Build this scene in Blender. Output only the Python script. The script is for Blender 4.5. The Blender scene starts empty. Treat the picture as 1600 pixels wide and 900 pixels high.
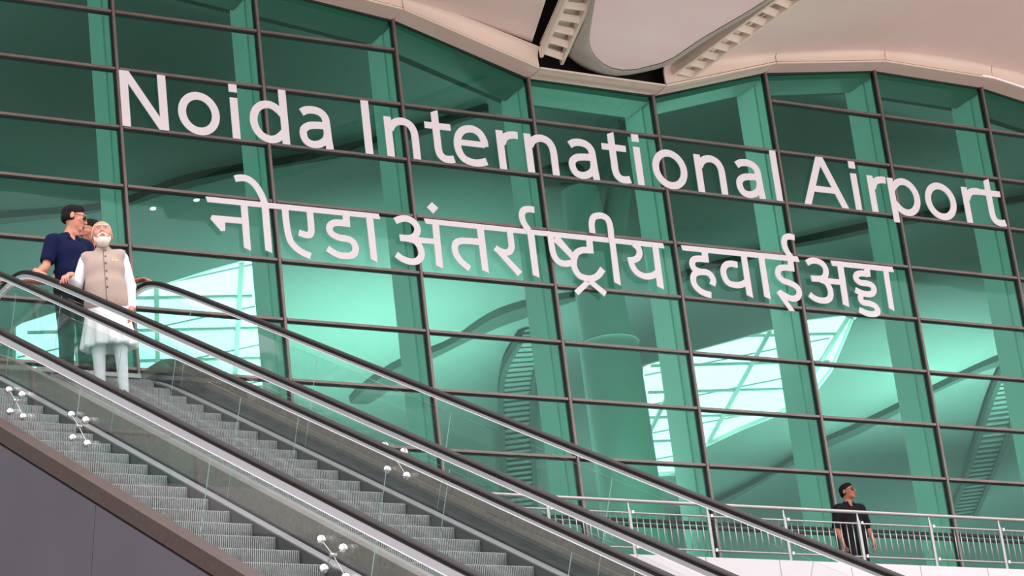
import bpy, bmesh, math, random
import numpy as np
from mathutils import Vector, Matrix
random.seed(4); rng = np.random.default_rng(4)
SC = bpy.context.scene
COL = SC.collection
PI = math.pi

# ------------------------------------------------------------------ camera
cam_d = bpy.data.cameras.new('camera'); cam = bpy.data.objects.new('camera', cam_d); COL.objects.link(cam)
cam_d.sensor_width = 36.0; cam_d.lens = 4375.78 / 1600 * 36.0
cam_d.clip_start = .5; cam_d.clip_end = 600
RIGHT = Vector((0.87024146, -0.47921375, -0.11416643))
DOWN = Vector((0.0791996, 0.36483643, -0.92769704))
FWD = Vector((0.48621725, 0.7982785, 0.35544932))
M = Matrix((RIGHT, -DOWN, -FWD)).transposed().to_4x4()
M.translation = Vector((-14.832, -34.791, 1.6))
cam.matrix_world = M
SC.camera = cam

# ------------------------------------------------------------------ light
SC.view_settings.view_transform = 'Standard'; SC.view_settings.look = 'None'
SC.view_settings.exposure = 0.18; SC.view_settings.gamma = 1.0
SC.view_settings.use_curve_mapping = False
SC.cycles.transparent_max_bounces = 40
SC.cycles.max_bounces = 8
SC.cycles.sample_clamp_indirect = 6
world = bpy.data.worlds.new('overcast_sky'); SC.world = world; world.use_nodes = True
bg = world.node_tree.nodes['Background']
# overcast sky: dim towards the ground, bright overhead and over the far side of the building
bg.inputs[0].default_value = (1.0, .955, .965, 1)
nt = world.node_tree; tc = nt.nodes.new('ShaderNodeTexCoord'); sx = nt.nodes.new('ShaderNodeSeparateXYZ'); nt.links.new(tc.outputs['Generated'], sx.inputs[0])
def mrange(src, a, b, c, d):
    m = nt.nodes.new('ShaderNodeMapRange'); m.interpolation_type = 'SMOOTHSTEP'
    for k, v in (('From Min', a), ('From Max', b), ('To Min', c), ('To Max', d)): m.inputs[k].default_value = v
    nt.links.new(src, m.inputs['Value']); return m.outputs[0]
ad = nt.nodes.new('ShaderNodeMath'); ad.operation = 'ADD'
nt.links.new(mrange(sx.outputs['Z'], 0.02, .9, 1.25, 2.8), ad.inputs[0]); nt.links.new(mrange(sx.outputs['Y'], -.1, .9, 0, 1.9), ad.inputs[1])
nt.links.new(ad.outputs[0], bg.inputs[1])
sun_d = bpy.data.lights.new('sun', 'SUN'); sun_d.energy = .35; sun_d.angle = math.radians(35); sun_d.color = (1.0, .93, .86)
sun = bpy.data.objects.new('sun', sun_d); COL.objects.link(sun)
sun.rotation_euler = (math.radians(52), 0, math.radians(-38))

# ------------------------------------------------------------------ constants of the place (metres)
W, H, T0 = 2.3772, .94985, 20.989        # facade panel width and height, height of transom 0
LAND = 10.5                              # upper escalator landing
TER = 11.15                              # terrace in front of the facade
NEAR_X, REAR_X = -7.298, -5.612          # centre lines of the two escalators
RUN, RISE = .35074, .2025
NY, NZ = -14.259, 9.238                  # a step nose of the near escalator

# ------------------------------------------------------------------ materials
def mat(name, col, rough=.5, metal=0., spec=.5, noise=None, bump=None, emit=None, coat=0.):
    m = bpy.data.materials.new(name); m.use_nodes = True
    nt = m.node_tree; b = nt.nodes['Principled BSDF']
    b.inputs['Base Color'].default_value = (*col, 1)
    b.inputs['Roughness'].default_value = rough
    b.inputs['Metallic'].default_value = metal
    b.inputs['Specular IOR Level'].default_value = spec
    if coat: b.inputs['Coat Weight'].default_value = coat
    if emit:
        b.inputs['Emission Color'].default_value = (*emit[0], 1); b.inputs['Emission Strength'].default_value = emit[1]
    if noise or bump:
        tc = nt.nodes.new('ShaderNodeTexCoord')
    if noise:
        sc, amt = noise[0], noise[1]
        mp = nt.nodes.new('ShaderNodeMapping'); mp.inputs['Scale'].default_value = noise[2] if len(noise) > 2 else (1, 1, 1)
        nt.links.new(tc.outputs['Object'], mp.inputs[0])
        n = nt.nodes.new('ShaderNodeTexNoise'); n.inputs['Scale'].default_value = sc; n.inputs['Detail'].default_value = 5
        nt.links.new(mp.outputs[0], n.inputs['Vector'])
        r = nt.nodes.new('ShaderNodeValToRGB')
        r.color_ramp.elements[0].position = .3; r.color_ramp.elements[1].position = .7
        r.color_ramp.elements[0].color = (*[c * (1 - amt) for c in col], 1)
        r.color_ramp.elements[1].color = (*[min(1, c * (1 + amt)) for c in col], 1)
        nt.links.new(n.outputs['Fac'], r.inputs[0]); nt.links.new(r.outputs[0], b.inputs['Base Color'])
    if bump:
        n2 = nt.nodes.new('ShaderNodeTexNoise'); n2.inputs['Scale'].default_value = bump[0]; n2.inputs['Detail'].default_value = 4
        nt.links.new(tc.outputs['Object'], n2.inputs['Vector'])
        bp = nt.nodes.new('ShaderNodeBump'); bp.inputs['Strength'].default_value = bump[1]; bp.inputs['Distance'].default_value = bump[2]
        nt.links.new(n2.outputs['Fac'], bp.inputs['Height']); nt.links.new(bp.outputs[0], b.inputs['Normal'])
    return m

def glass(name, tint, refl=(1, 1, 1), ior=1.5, rough=0.0, wav=None, base=None):
    """thin architectural glass: tinted see-through plus a fresnel mirror"""
    m = bpy.data.materials.new(name); m.use_nodes = True
    nt = m.node_tree; nt.nodes.clear()
    out = nt.nodes.new('ShaderNodeOutputMaterial'); mix = nt.nodes.new('ShaderNodeMixShader')
    t = nt.nodes.new('ShaderNodeBsdfTransparent'); t.inputs[0].default_value = (*tint, 1)
    g = nt.nodes.new('ShaderNodeBsdfGlossy'); g.inputs['Color'].default_value = (*refl, 1); g.inputs['Roughness'].default_value = rough
    fr = nt.nodes.new('ShaderNodeFresnel')
    ge = nt.nodes.new('ShaderNodeNewGeometry'); mr = nt.nodes.new('ShaderNodeMapRange')   # same mirror strength from both faces
    mr.inputs['To Min'].default_value = ior; mr.inputs['To Max'].default_value = 1 / ior
    nt.links.new(ge.outputs['Backfacing'], mr.inputs['Value']); nt.links.new(mr.outputs[0], fr.inputs['IOR'])
    nt.links.new(fr.outputs[0], mix.inputs[0]); nt.links.new(g.outputs[0], mix.inputs[2])
    first = t.outputs[0]
    if base:                       # a faint film of dust on the glass
        d = nt.nodes.new('ShaderNodeBsdfDiffuse'); d.inputs[0].default_value = (*base[0], 1)
        m2 = nt.nodes.new('ShaderNodeMixShader'); m2.inputs[0].default_value = base[1]
        nt.links.new(t.outputs[0], m2.inputs[1]); nt.links.new(d.outputs[0], m2.inputs[2]); first = m2.outputs[0]
    nt.links.new(first, mix.inputs[1]); nt.links.new(mix.outputs[0], out.inputs[0])
    if wav:
        tc = nt.nodes.new('ShaderNodeTexCoord'); n = nt.nodes.new('ShaderNodeTexNoise'); n.inputs['Scale'].default_value = wav[0]
        bp = nt.nodes.new('ShaderNodeBump'); bp.inputs['Strength'].default_value = wav[1]; bp.inputs['Distance'].default_value = .05
        nt.links.new(tc.outputs['Object'], n.inputs['Vector']); nt.links.new(n.outputs['Fac'], bp.inputs['Height'])
        nt.links.new(bp.outputs[0], g.inputs['Normal'])
    return m

MT = dict(
 green_glass=glass('green_facade_glass', (.455, .775, .68), (.75, .95, .92), 1.36, 0.02, (.5, .05)),
 clear_glass=glass('clear_balustrade_glass', (.968, .988, .982), (1, 1, 1), 1.22, 0.0),
 glass_edge=mat('glass_edge', (.35, .5, .47), .2),
 mullion=mat('bronze_aluminium', (.24, .19, .18), .38, .5, noise=(3, .12)),
 gasket=mat('black_gasket', (.012, .012, .013), .6),
 fin=mat('white_painted_fin', (.93, .95, .94), .45),
 cream=mat('cream_metal_panel', (.92, .75, .63), .5, noise=(.8, .05)),
 band=mat('beige_band_panel', (.86, .60, .52), .5, noise=(.8, .05)),
 soffit=mat('pale_soffit', (.95, .70, .64), .6, noise=(.35, .06)),
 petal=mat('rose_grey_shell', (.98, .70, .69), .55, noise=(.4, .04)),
 neck=mat('grey_brown_shell_rim', (.50, .39, .35), .5),  # rim darker and browner than the shell panel
 dark=mat('gap_shade_black', (.012, .012, .012), .9),  # shade of the open roof gap, put into the colour
 letter=mat('white_sign_letter', (.93, .87, .90), .45),
 belt=mat('black_rubber_belt', (.012, .009, .009), .55, spec=.15),
 alu=mat('satin_aluminium', (.34, .33, .35), .4, .4),
 step=mat('step_aluminium', (.34, .35, .35), .42, .55, noise=(40, .18)),
 stepdark=mat('step_groove', (.07, .07, .07), .6),
 skirt=mat('dark_skirt_metal', (.06, .06, .063), .4, .1, .3, noise=(2, .1)),
 trim=mat('brown_trim_metal', (.070, .048, .043), .45, .0, .2, noise=(3, .15, (1, 8, 8))),
 beige=mat('beige_trim_metal', (.22, .19, .165), .4, .3, noise=(3, .2, (1, 8, 8))),
 clad=mat('grey_cladding', (.095, .088, .105), .45, .0, .2, noise=(.7, .08), bump=(1.2, .15, .02)),
 steel=mat('brushed_stainless_steel', (.46, .43, .43), .3, .85),
 chrome=mat('polished_chrome', (.85, .85, .86), .12, 1.0),
 profile=mat('pale_profile_aluminium', (.47, .46, .49), .45, .1),
 profile_edge=mat('white_profile_lip', (.95, .93, .95), .4),
 white=mat('white_fascia_panel', (.66, .60, .63), .5, noise=(.7, .03)),
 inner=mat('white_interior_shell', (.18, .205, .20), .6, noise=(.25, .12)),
 edge=mat('edge_beam_paint', (.26, .30, .28), .5),
 innerdark=mat('dark_green_grey_steel', (.035, .05, .045), .6),
 innerrib=mat('grey_interior_steel', (.22, .25, .24), .55),
 column=mat('white_column_render', (.86, .90, .88), .5, noise=(.8, .06)),
 ground=mat('pale_granite_paving', (.36, .34, .33), .6, noise=(1.5, .15)),
 floor=mat('landing_stone', (.25, .24, .24), .4, noise=(2, .1)),
 lamp=mat('downlight_glow', (1, 1, 1), .4, emit=((1, .98, .92), 9)),
 bar=mat('skylight_bar', (.42, .50, .47), .5),
)

# ------------------------------------------------------------------ mesh helpers
def link(name, verts, faces, m, parent=None, smooth=False, mats=None, midx=None):
    me = bpy.data.meshes.new(name); me.from_pydata([tuple(v) for v in verts], [], [tuple(int(i) for i in f) for f in faces])
    if mats:
        for x in mats: me.materials.append(x)
        if midx is not None: me.polygons.foreach_set('material_index', np.asarray(midx, dtype=np.int32))
    elif m: me.materials.append(m)
    if smooth: me.polygons.foreach_set('use_smooth', [True] * len(me.polygons))
    me.update()
    o = bpy.data.objects.new(name, me); COL.objects.link(o)
    if parent is not None: o.parent = parent
    return o

class MB:
    """collects shapes into one mesh"""
    def __init__(s): s.v = []; s.f = []
    def add(s, v, f):
        n = len(s.v); s.v += [tuple(map(float, p)) for p in v]; s.f += [tuple(i + n for i in q) for q in f]; return s
    def box(s, x0, y0, z0, x1, y1, z1):
        v = [(x0,y0,z0),(x1,y0,z0),(x1,y1,z0),(x0,y1,z0),(x0,y0,z1),(x1,y0,z1),(x1,y1,z1),(x0,y1,z1)]
        return s.add(v, [(3,2,1,0),(4,5,6,7),(0,1,5,4),(1,2,6,5),(2,3,7,6),(3,0,4,7)])
    def bar(s, a, b, w, h, up=(0,0,1)):
        """rectangular bar from a to b, w across, h along up"""
        a = Vector(a); b = Vector(b); d = (b - a).normalized(); u = Vector(up)
        x = d.cross(u).normalized(); u = x.cross(d).normalized()
        v = []
        for p in (a, b):
            for i, j in ((-1,-1),(1,-1),(1,1),(-1,1)): v.append(p + x * (i * w / 2) + u * (j * h / 2))
        return s.add(v, [(0,1,2,3),(7,6,5,4),(0,4,5,1),(1,5,6,2),(2,6,7,3),(3,7,4,0)])
    def tube(s, pts, r, n=10, cap=True):
        pts = [Vector(p) for p in pts]; rs = r if hasattr(r, '__len__') else [r] * len(pts)
        v = []; up = Vector((0, 0, 1))
        d0 = (pts[1] - pts[0]).normalized()
        if abs(d0.dot(up)) > .95: up = Vector((1, 0, 0))
        for i, p in enumerate(pts):
            d = (pts[min(i + 1, len(pts) - 1)] - pts[max(i - 1, 0)]).normalized()
            x = d.cross(up).normalized(); y = x.cross(d).normalized()
            if i == 0: up = y
            for k in range(n):
                a = 2 * PI * k / n; v.append(p + x * (math.cos(a) * rs[i]) + y * (math.sin(a) * rs[i]))
        f = []
        for i in range(len(pts) - 1):
            for k in range(n):
                f.append((i*n+k, i*n+(k+1)%n, (i+1)*n+(k+1)%n, (i+1)*n+k))
        if cap: f.append(tuple(range(n))[::-1]); f.append(tuple((len(pts)-1)*n + k for k in range(n)))
        return s.add(v, f)
    def sweep(s, pts, prof, cap=True):
        """profile (x, z offsets) carried along a path in the YZ direction"""
        n = len(prof); v = []
        for i, p in enumerate(pts):
            p = Vector(p); a = Vector(pts[max(i-1,0)]); b = Vector(pts[min(i+1,len(pts)-1)])
            d = (b - a).normalized(); x = Vector((1,0,0)); u = x.cross(d).normalized()
            if u.z < 0 and abs(d.y) > .2 and False: u = -u
            for q in prof: v.append(p + x * q[0] + u * q[1])
        f = []
        for i in range(len(pts)-1):
            for k in range(n): f.append((i*n+k, i*n+(k+1)%n, (i+1)*n+(k+1)%n, (i+1)*n+k))
        if cap: f.append(tuple(range(n))[::-1]); f.append(tuple((len(pts)-1)*n + k for k in range(n)))
        return s.add(v, f)
    def prism(s, poly, off):
        """closed 3D polygon pushed by off"""
        n = len(poly); off = Vector(off)
        v = [Vector(p) for p in poly] + [Vector(p) + off for p in poly]
        return s.add(v, [tuple(range(n)), tuple(range(2*n-1, n-1, -1))] + [((i+1)%n, i, i+n, (i+1)%n+n) for i in range(n)])
    def build(s, name, m, parent=None, smooth=False, recalc=True):
        o = link(name, s.v, s.f, m, parent, smooth)
        if recalc:
            b = bmesh.new(); b.from_mesh(o.data); bmesh.ops.recalc_face_normals(b, faces=b.faces); b.to_mesh(o.data); b.free()
        return o

def bevel(o, w=.01, seg=2):
    md = o.modifiers.new('bevel', 'BEVEL'); md.width = w; md.segments = seg; md.limit_method = 'ANGLE'; return o
def tag(o, label, cat, group=None, kind=None):
    o['label'] = label; o['category'] = cat
    if group: o['group'] = group
    if kind: o['kind'] = kind
    return o
def empty(name, loc, rz=0.):
    o = bpy.data.objects.new(name, None); COL.objects.link(o); o.location = loc; o.rotation_euler = (0, 0, rz)
    o.empty_display_size = .2; return o
def struct(o, label=None):
    o['kind'] = 'structure'
    return o
def copy_obj(o, parent):
    c = o.copy(); COL.objects.link(c); c.parent = parent
    for ch in list(o.children): copy_obj(ch, c)
    return c

# ------------------------------------------------------------------ outlines of the place, in metres
HINDI= {'noida': [['P', [[1.246, -2.903], [4.107, -2.896], [4.131, -2.985], [1.272, -2.99]]], ['P', [[1.804, -2.982], [1.915, -2.979], [1.907, -3.715], [1.799, -3.673]]], ['P', [[1.321, -3.197], [1.8, -3.191], [1.799, -3.291], [1.525, -3.293], [1.516, -3.43], [1.449, -3.443], [1.293, -3.258]]], ['C', [[1.745, -2.564], [1.839, -2.539], [1.948, -2.544], [2.044, -2.604], [2.112, -2.69], [2.162, -2.794], [2.2, -2.917]]], ['P', [[2.144, -2.906], [2.259, -2.902], [2.25, -3.719], [2.141, -3.682]]], ['C', [[2.527, -2.964], [2.526, -3.126], [2.536, -3.334], [2.567, -3.492], [2.651, -3.6], [2.761, -3.67], [2.881, -3.711]]], ['C', [[2.938, -2.969], [2.936, -3.144], [2.931, -3.284], [2.908, -3.35], [2.849, -3.373], [2.779, -3.362], [2.72, -3.345]]], ['P', [[3.488, -2.961], [3.602, -2.961], [3.594, -3.173], [3.472, -3.171]]], ['C', [[3.54, -3.12], [3.432, -3.116], [3.324, -3.129], [3.253, -3.183], [3.239, -3.254], [3.28, -3.32], [3.383, -3.363], [3.526, -3.373], [3.617, -3.416], [3.649, -3.507], [3.615, -3.603], [3.533, -3.646], [3.401, -3.658], [3.285, -3.628], [3.171, -3.561]]], ['P', [[3.881, -2.968], [4.0, -2.968], [3.999, -3.72], [3.888, -3.671]]]], 'inter': [['P', [[4.889, -2.893], [9.254, -2.899], [9.271, -2.986], [4.919, -2.98]]], ['C', [[4.382, -2.987], [4.475, -2.945], [4.58, -2.927], [4.68, -2.96], [4.746, -3.032], [4.754, -3.117], [4.696, -3.208], [4.603, -3.253], [4.432, -3.262]]], ['C', [[4.543, -3.263], [4.673, -3.281], [4.753, -3.359], [4.781, -3.47], [4.759, -3.557], [4.677, -3.628], [4.558, -3.643], [4.43, -3.608], [4.338, -3.546]]], ['P', [[4.731, -3.223], [5.035, -3.226], [5.032, -3.316], [4.72, -3.319]]], ['P', [[5.023, -2.948], [5.14, -2.944], [5.128, -3.715], [5.011, -3.675]]], ['P', [[5.808, -2.957], [5.932, -2.955], [5.929, -3.72], [5.815, -3.674]]], ['C', [[5.833, -3.203], [5.667, -3.204], [5.5, -3.214], [5.404, -3.262], [5.37, -3.358], [5.394, -3.47], [5.47, -3.577], [5.594, -3.673]]], ['C', [[6.399, -2.959], [6.399, -3.137], [6.395, -3.239], [6.339, -3.32], [6.257, -3.339], [6.153, -3.312], [6.096, -3.275]]], ['P', [[6.066, -3.303], [6.131, -3.238], [6.529, -3.644], [6.442, -3.722]]], ['C', [[6.895, -2.552], [6.792, -2.549], [6.697, -2.581], [6.654, -2.662], [6.663, -2.772], [6.713, -2.869], [6.752, -2.917]]], ['P', [[6.713, -2.937], [6.835, -2.943], [6.83, -3.718], [6.718, -3.678]]], ['C', [[7.135, -2.947], [7.132, -3.14], [7.149, -3.302], [7.213, -3.405], [7.325, -3.435], [7.466, -3.41]]], ['P', [[7.212, -2.986], [7.309, -2.995], [7.507, -3.233], [7.457, -3.338], [7.182, -3.062]]], ['P', [[7.791, -2.967], [7.904, -2.966], [7.893, -3.21], [7.77, -3.208]]], ['C', [[7.836, -3.162], [7.697, -3.169], [7.58, -3.226], [7.511, -3.342], [7.498, -3.489], [7.565, -3.611], [7.687, -3.651], [7.806, -3.644], [7.924, -3.579], [8.024, -3.464]]], ['P', [[7.66, -3.702], [7.753, -3.74], [7.502, -3.957], [7.438, -3.885]]], ['P', [[7.716, -3.725], [7.819, -3.689], [8.038, -3.857], [7.985, -3.935]]], ['C', [[7.921, -2.854], [7.928, -2.696], [7.969, -2.59], [8.045, -2.545], [8.147, -2.535], [8.24, -2.581], [8.273, -2.699], [8.265, -2.922]]], ['P', [[8.222, -2.908], [8.328, -2.907], [8.32, -3.724], [8.204, -3.674]]], ['C', [[8.675, -2.967], [8.754, -3.043], [8.76, -3.136], [8.708, -3.215], [8.631, -3.255], [8.527, -3.277]]], ['C', [[8.569, -3.237], [8.593, -3.373], [8.667, -3.477], [8.801, -3.524], [8.947, -3.499], [9.058, -3.433]]], ['P', [[9.027, -2.953], [9.138, -2.961], [9.131, -3.719], [9.01, -3.678]]]], 'hava': [['P', [[9.602, -2.898], [11.91, -2.887], [11.933, -2.984], [9.623, -2.987]]], ['P', [[9.991, -2.966], [10.107, -2.968], [10.102, -3.159], [9.97, -3.158]]], ['C', [[10.048, -3.108], [9.909, -3.109], [9.809, -3.136], [9.766, -3.212], [9.796, -3.297], [9.9, -3.337], [10.023, -3.339], [10.099, -3.382], [10.134, -3.466], [10.101, -3.557]]], ['C', [[9.899, -3.341], [9.789, -3.384], [9.742, -3.476], [9.756, -3.586], [9.843, -3.678], [9.947, -3.719], [10.05, -3.735]]], ['C', [[10.661, -3.15], [10.529, -3.141], [10.425, -3.178], [10.361, -3.271], [10.367, -3.396], [10.428, -3.491], [10.563, -3.517], [10.693, -3.493], [10.786, -3.441]]], ['P', [[10.757, -2.958], [10.87, -2.954], [10.871, -3.719], [10.752, -3.676]]], ['P', [[11.106, -2.944], [11.219, -2.95], [11.218, -3.717], [11.1, -3.675]]], ['C', [[11.905, -2.55], [11.795, -2.539], [11.703, -2.581], [11.67, -2.693], [11.7, -2.806], [11.764, -2.917]]], ['P', [[11.691, -2.957], [11.802, -2.963], [11.792, -3.171], [11.662, -3.17]]], ['C', [[11.736, -3.118], [11.578, -3.119], [11.474, -3.158], [11.445, -3.26], [11.517, -3.352], [11.659, -3.39], [11.779, -3.445], [11.818, -3.541], [11.763, -3.636], [11.646, -3.667], [11.523, -3.631], [11.413, -3.575]]], ['P', [[11.355, -3.585], [11.434, -3.527], [11.665, -3.89], [11.559, -3.89]]]], 'adda': [['P', [[12.579, -2.896], [13.866, -2.899], [13.883, -2.994], [12.601, -2.991]]], ['C', [[12.077, -2.988], [12.178, -2.94], [12.291, -2.934], [12.396, -2.974], [12.45, -3.068], [12.42, -3.184], [12.328, -3.248], [12.118, -3.263]]], ['C', [[12.278, -3.259], [12.412, -3.311], [12.472, -3.432], [12.453, -3.56], [12.368, -3.631], [12.238, -3.646], [12.116, -3.617], [12.028, -3.554]]], ['P', [[12.395, -3.231], [12.7, -3.23], [12.706, -3.328], [12.425, -3.328]]], ['P', [[12.703, -2.946], [12.829, -2.945], [12.807, -3.721], [12.686, -3.681]]], ['P', [[13.261, -2.953], [13.375, -2.957], [13.364, -3.126], [13.239, -3.126]]], ['C', [[13.312, -3.084], [13.182, -3.081], [13.079, -3.112], [13.048, -3.185], [13.117, -3.25], [13.278, -3.258], [13.369, -3.292], [13.386, -3.369], [13.324, -3.438], [13.207, -3.455], [13.097, -3.436], [12.991, -3.395]]], ['C', [[13.11, -3.449], [13.071, -3.544], [13.111, -3.611], [13.239, -3.622], [13.346, -3.656], [13.389, -3.723], [13.37, -3.781], [13.283, -3.809], [13.154, -3.805], [13.002, -3.754]]], ['P', [[13.652, -2.961], [13.758, -2.966], [13.742, -3.718], [13.639, -3.674]]]], 'dot': [['P', [[5.063, -2.603], [5.164, -2.693], [5.066, -2.796], [4.966, -2.698]]]]}
CEIL= {'sky1': [[4.75, 17.51], [5.45, 16.43], [6.84, 14.92], [7.63, 13.74], [8.36, 12.81], [9.14, 14.06], [11.27, 18.27], [12.92, 21.46], [9.2, 22.11], [6.78, 21.66], [5.82, 20.56]], 'sky2': [[20.06, 17.09], [20.79, 15.91], [21.76, 14.52], [22.4, 13.56], [23.37, 12.98], [25.14, 16.48], [25.77, 18.23], [25.7, 19.7], [25.38, 20.85], [25.15, 22.32], [25.71, 24.47], [24.88, 24.76], [22.25, 20.78]], 'beam1': [[1.82, 12.18], [3.06, 11.35], [4.28, 10.49], [4.88, 9.43], [5.47, 8.68], [6.43, 7.9], [7.36, 7.37], [8.44, 6.31], [9.39, 5.07]], 'beam2': [[28.25, 29.23], [28.53, 26.79], [28.46, 23.95], [28.42, 22.06], [28.68, 20.09], [28.62, 17.23], [28.79, 15.1], [29.24, 13.66]], 'beam3': [[14.18, 20.32], [14.02, 17.32], [14.4, 16.01], [14.58, 14.39], [15.1, 13.32], [15.67, 12.62]], 'beam4': [[17.48, 11.85], [17.64, 11.07], [18.38, 10.17], [19.0, 9.38], [20.96, 8.14], [22.35, 7.28], [23.7, 6.37]], 'lad1': [[22.0, 26.56], [18.5, 20.47], [16.72, 17.22], [15.91, 14.9]], 'lad2': [[36.15, 25.75], [33.28, 21.01], [31.1, 17.27], [29.5, 14.73]], 'lamps': [[5.08, 10.62], [5.76, 10.1], [15.32, 11.34], [13.4, 14.56]], 'light1': [[11.23, 14.72]], 'light2': [[26.03, 15.86]]}
SOFF= {'left_edge': [[7.013, -0.566, 21.218], [6.725, -1.648, 21.348]], 'right_edge': [[9.903, -0.153, 21.218], [10.717, -1.453, 21.374], [10.896, -2.54, 21.505]], 'petal': [[7.019, -2.46, 21.094], [7.168, -2.145, 21.05], [7.362, -1.717, 20.99], [7.507, -1.391, 20.945], [7.653, -1.15, 20.911], [7.829, -0.944, 20.882], [8.046, -0.774, 20.858], [8.295, -0.657, 20.842], [8.497, -0.621, 20.837], [8.718, -0.662, 20.843], [8.872, -0.748, 20.855], [9.072, -0.931, 20.88], [9.221, -1.025, 20.894], [9.377, -1.616, 20.976], [9.559, -2.052, 21.037], [9.738, -2.454, 21.094], [9.898, -2.878, 21.153], [9.98, -3.132, 21.189]], 'petal2': [[7.089, -2.165, 21.253], [7.284, -1.681, 21.185], [7.402, -1.26, 21.126], [7.492, -0.886, 21.074], [7.538, -0.59, 21.033], [7.663, -0.4, 21.006], [8.037, -0.198, 20.978], [8.432, -0.076, 20.961], [8.672, -0.085, 20.962], [8.91, -0.209, 20.979], [9.144, -0.337, 20.997], [9.428, -0.524, 21.023], [9.507, -0.652, 21.041], [9.682, -1.238, 21.123], [9.849, -1.707, 21.189], [10.03, -2.144, 21.25], [10.194, -2.632, 21.319], [10.258, -2.885, 21.354]], 'ladL': [[7.166, -0.443, 21.053], [6.778, -1.961, 21.235], [7.614, -0.319, 21.038], [7.186, -1.996, 21.24]], 'ladR': [[9.74, -0.393, 21.097], [10.267, -2.819, 21.388], [10.081, -0.351, 21.092], [10.643, -2.722, 21.377]]}

# ================================================================== THE SETTING
struct(MB().box(-70, -90, -.4, 90, 60, 0).build('floor', MT['ground']))
# terrace slab, its white fascia panels, and the landing the escalators arrive on
struct(MB().box(-3.3, -5.1, TER-.5, 34, .0, TER).build('floor', MT['floor']))
struct(MB().box(-40, .02, TER-.5, 60, 45, TER-.05).build('floor', MT['floor']))
struct(MB().box(-40, -9.0, LAND-.5, -3.32, .0, LAND).build('floor', MT['floor']))
struct(MB().box(-8.6, -11.96, LAND-.5, -3.9, -9.0, LAND).build('floor', MT['floor']))
xs = [-3.3] + [9.13 - 1.125 * 2 * k for k in range(5, 0, -1)] + [9.13 + 1.25 * k for k in range(0, 18)]
xs = sorted(set([-3.3] + [8.0 + 1.18 * k for k in range(-9, 22)]))
xs = [x for x in xs if x >= -3.3]
for a, b in zip(xs[:-1], xs[1:]):
    o = MB().box(a+.006, -5.22, TER-2.4, b-.006, -5.11, TER+.0).build('wall_front', MT['white'])
    struct(o)
struct(MB().box(-3.3, -5.1, 0, 34, -4.9, TER-.5).build('wall_front', MT['white']))
struct(MB().box(-40, -9.0, 0, -3.4, -8.8, LAND-.5).build('wall_back', MT['skirt']))

# ------------------------------------------------------------------ curtain wall
TOPX = [-17*W, -9*W, -4*W, -1*W, 0, 2.401, 4.772, 7.161, 9.559, 11.903, 14.283, 16.652, 19.0, 21.4, 23.8, 26.2, 30]
TOPZ = [21.6, 21.2, 21.7, 22.15, 22.05, 21.79, 21.527, 20.805, 20.798, 21.521, 21.866, 21.839, 21.45, 20.8, 20.8, 21.5, 21.9]
def roofz(x): return float(np.interp(x, TOPX, TOPZ))
def clip_top(i):   # a glass bay follows the roof line
    return i * W, (i + 1) * W, roofz(i * W), roofz((i + 1) * W)
wn = 0
for i in range(-16, 11):
    x0, x1, za, zb = clip_top(i)
    g = MB().prism([(x0+.03, 0, TER), (x1-.03, 0, TER), (x1-.03, 0, zb-.02), (x0+.03, 0, za-.02)], (0, .016, 0))
    w = struct(g.build('window_%d' % wn, MT['green_glass'])); wn += 1
    # transoms of the bay
    k = -3
    while T0 - k*H > TER + .1:
        z = T0 - k*H; k += 1
        if k - 1 == 8: zz = [z + .0, z - .08]
        else: zz = [z]
        for z in zz:
            xa, xb = x0, x1
            if z > min(za, zb) - .12:
                if z > max(za, zb) - .15: continue
                # the transom is kept only if it runs the whole bay
                continue
            hh = .020 if k - 1 != 8 else .011
            t = MB().box(xa+.035, -.05 + (.04 if k - 1 == 8 else 0), z-hh, xb-.035, .06, z+hh).build('transom', MT['mullion'], w)
            MB().box(xa+.03, -.012, z-hh*1.7, xb-.03, .05, z+hh*1.7).build('gasket', MT['gasket'], t)
    # edge beam inside the glass, along the roof line
    MB().prism([(x0+.07, .03, za-.03), (x1-.07, .03, zb-.03), (x1-.07, .03, zb-.12), (x0+.07, .03, za-.12)], (0, .62, 0)).build('edge_beam', MT['edge'], w)
    MB().prism([(x0, .02, za-.025), (x1, .02, zb-.025), (x1, .02, zb+.3), (x0, .02, za+.3)], (0, .9, 0)).build('head_closer', MT['innerdark'], w)
tn = 0
for i in range(-16, 12):
    x = i * W; zt = roofz(x)
    m = struct(MB().box(x-.020, -.055, TER, x+.020, .07, zt).build('trim_%d' % tn, MT['mullion'])); tn += 1
    MB().box(x-.034, -.012, TER, x+.034, .05, zt-.01).build('gasket', MT['gasket'], m)
    # deep white fin behind the mullion, with a bright front nib
    MB().box(x-.055, .28, TER, x+.055, .80, zt-.05).build('fin', MT['fin'], m)
    MB().box(x-.035, .07, TER, x+.035, .26, zt-.05).build('fin_nib', MT['column'], m)

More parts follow.
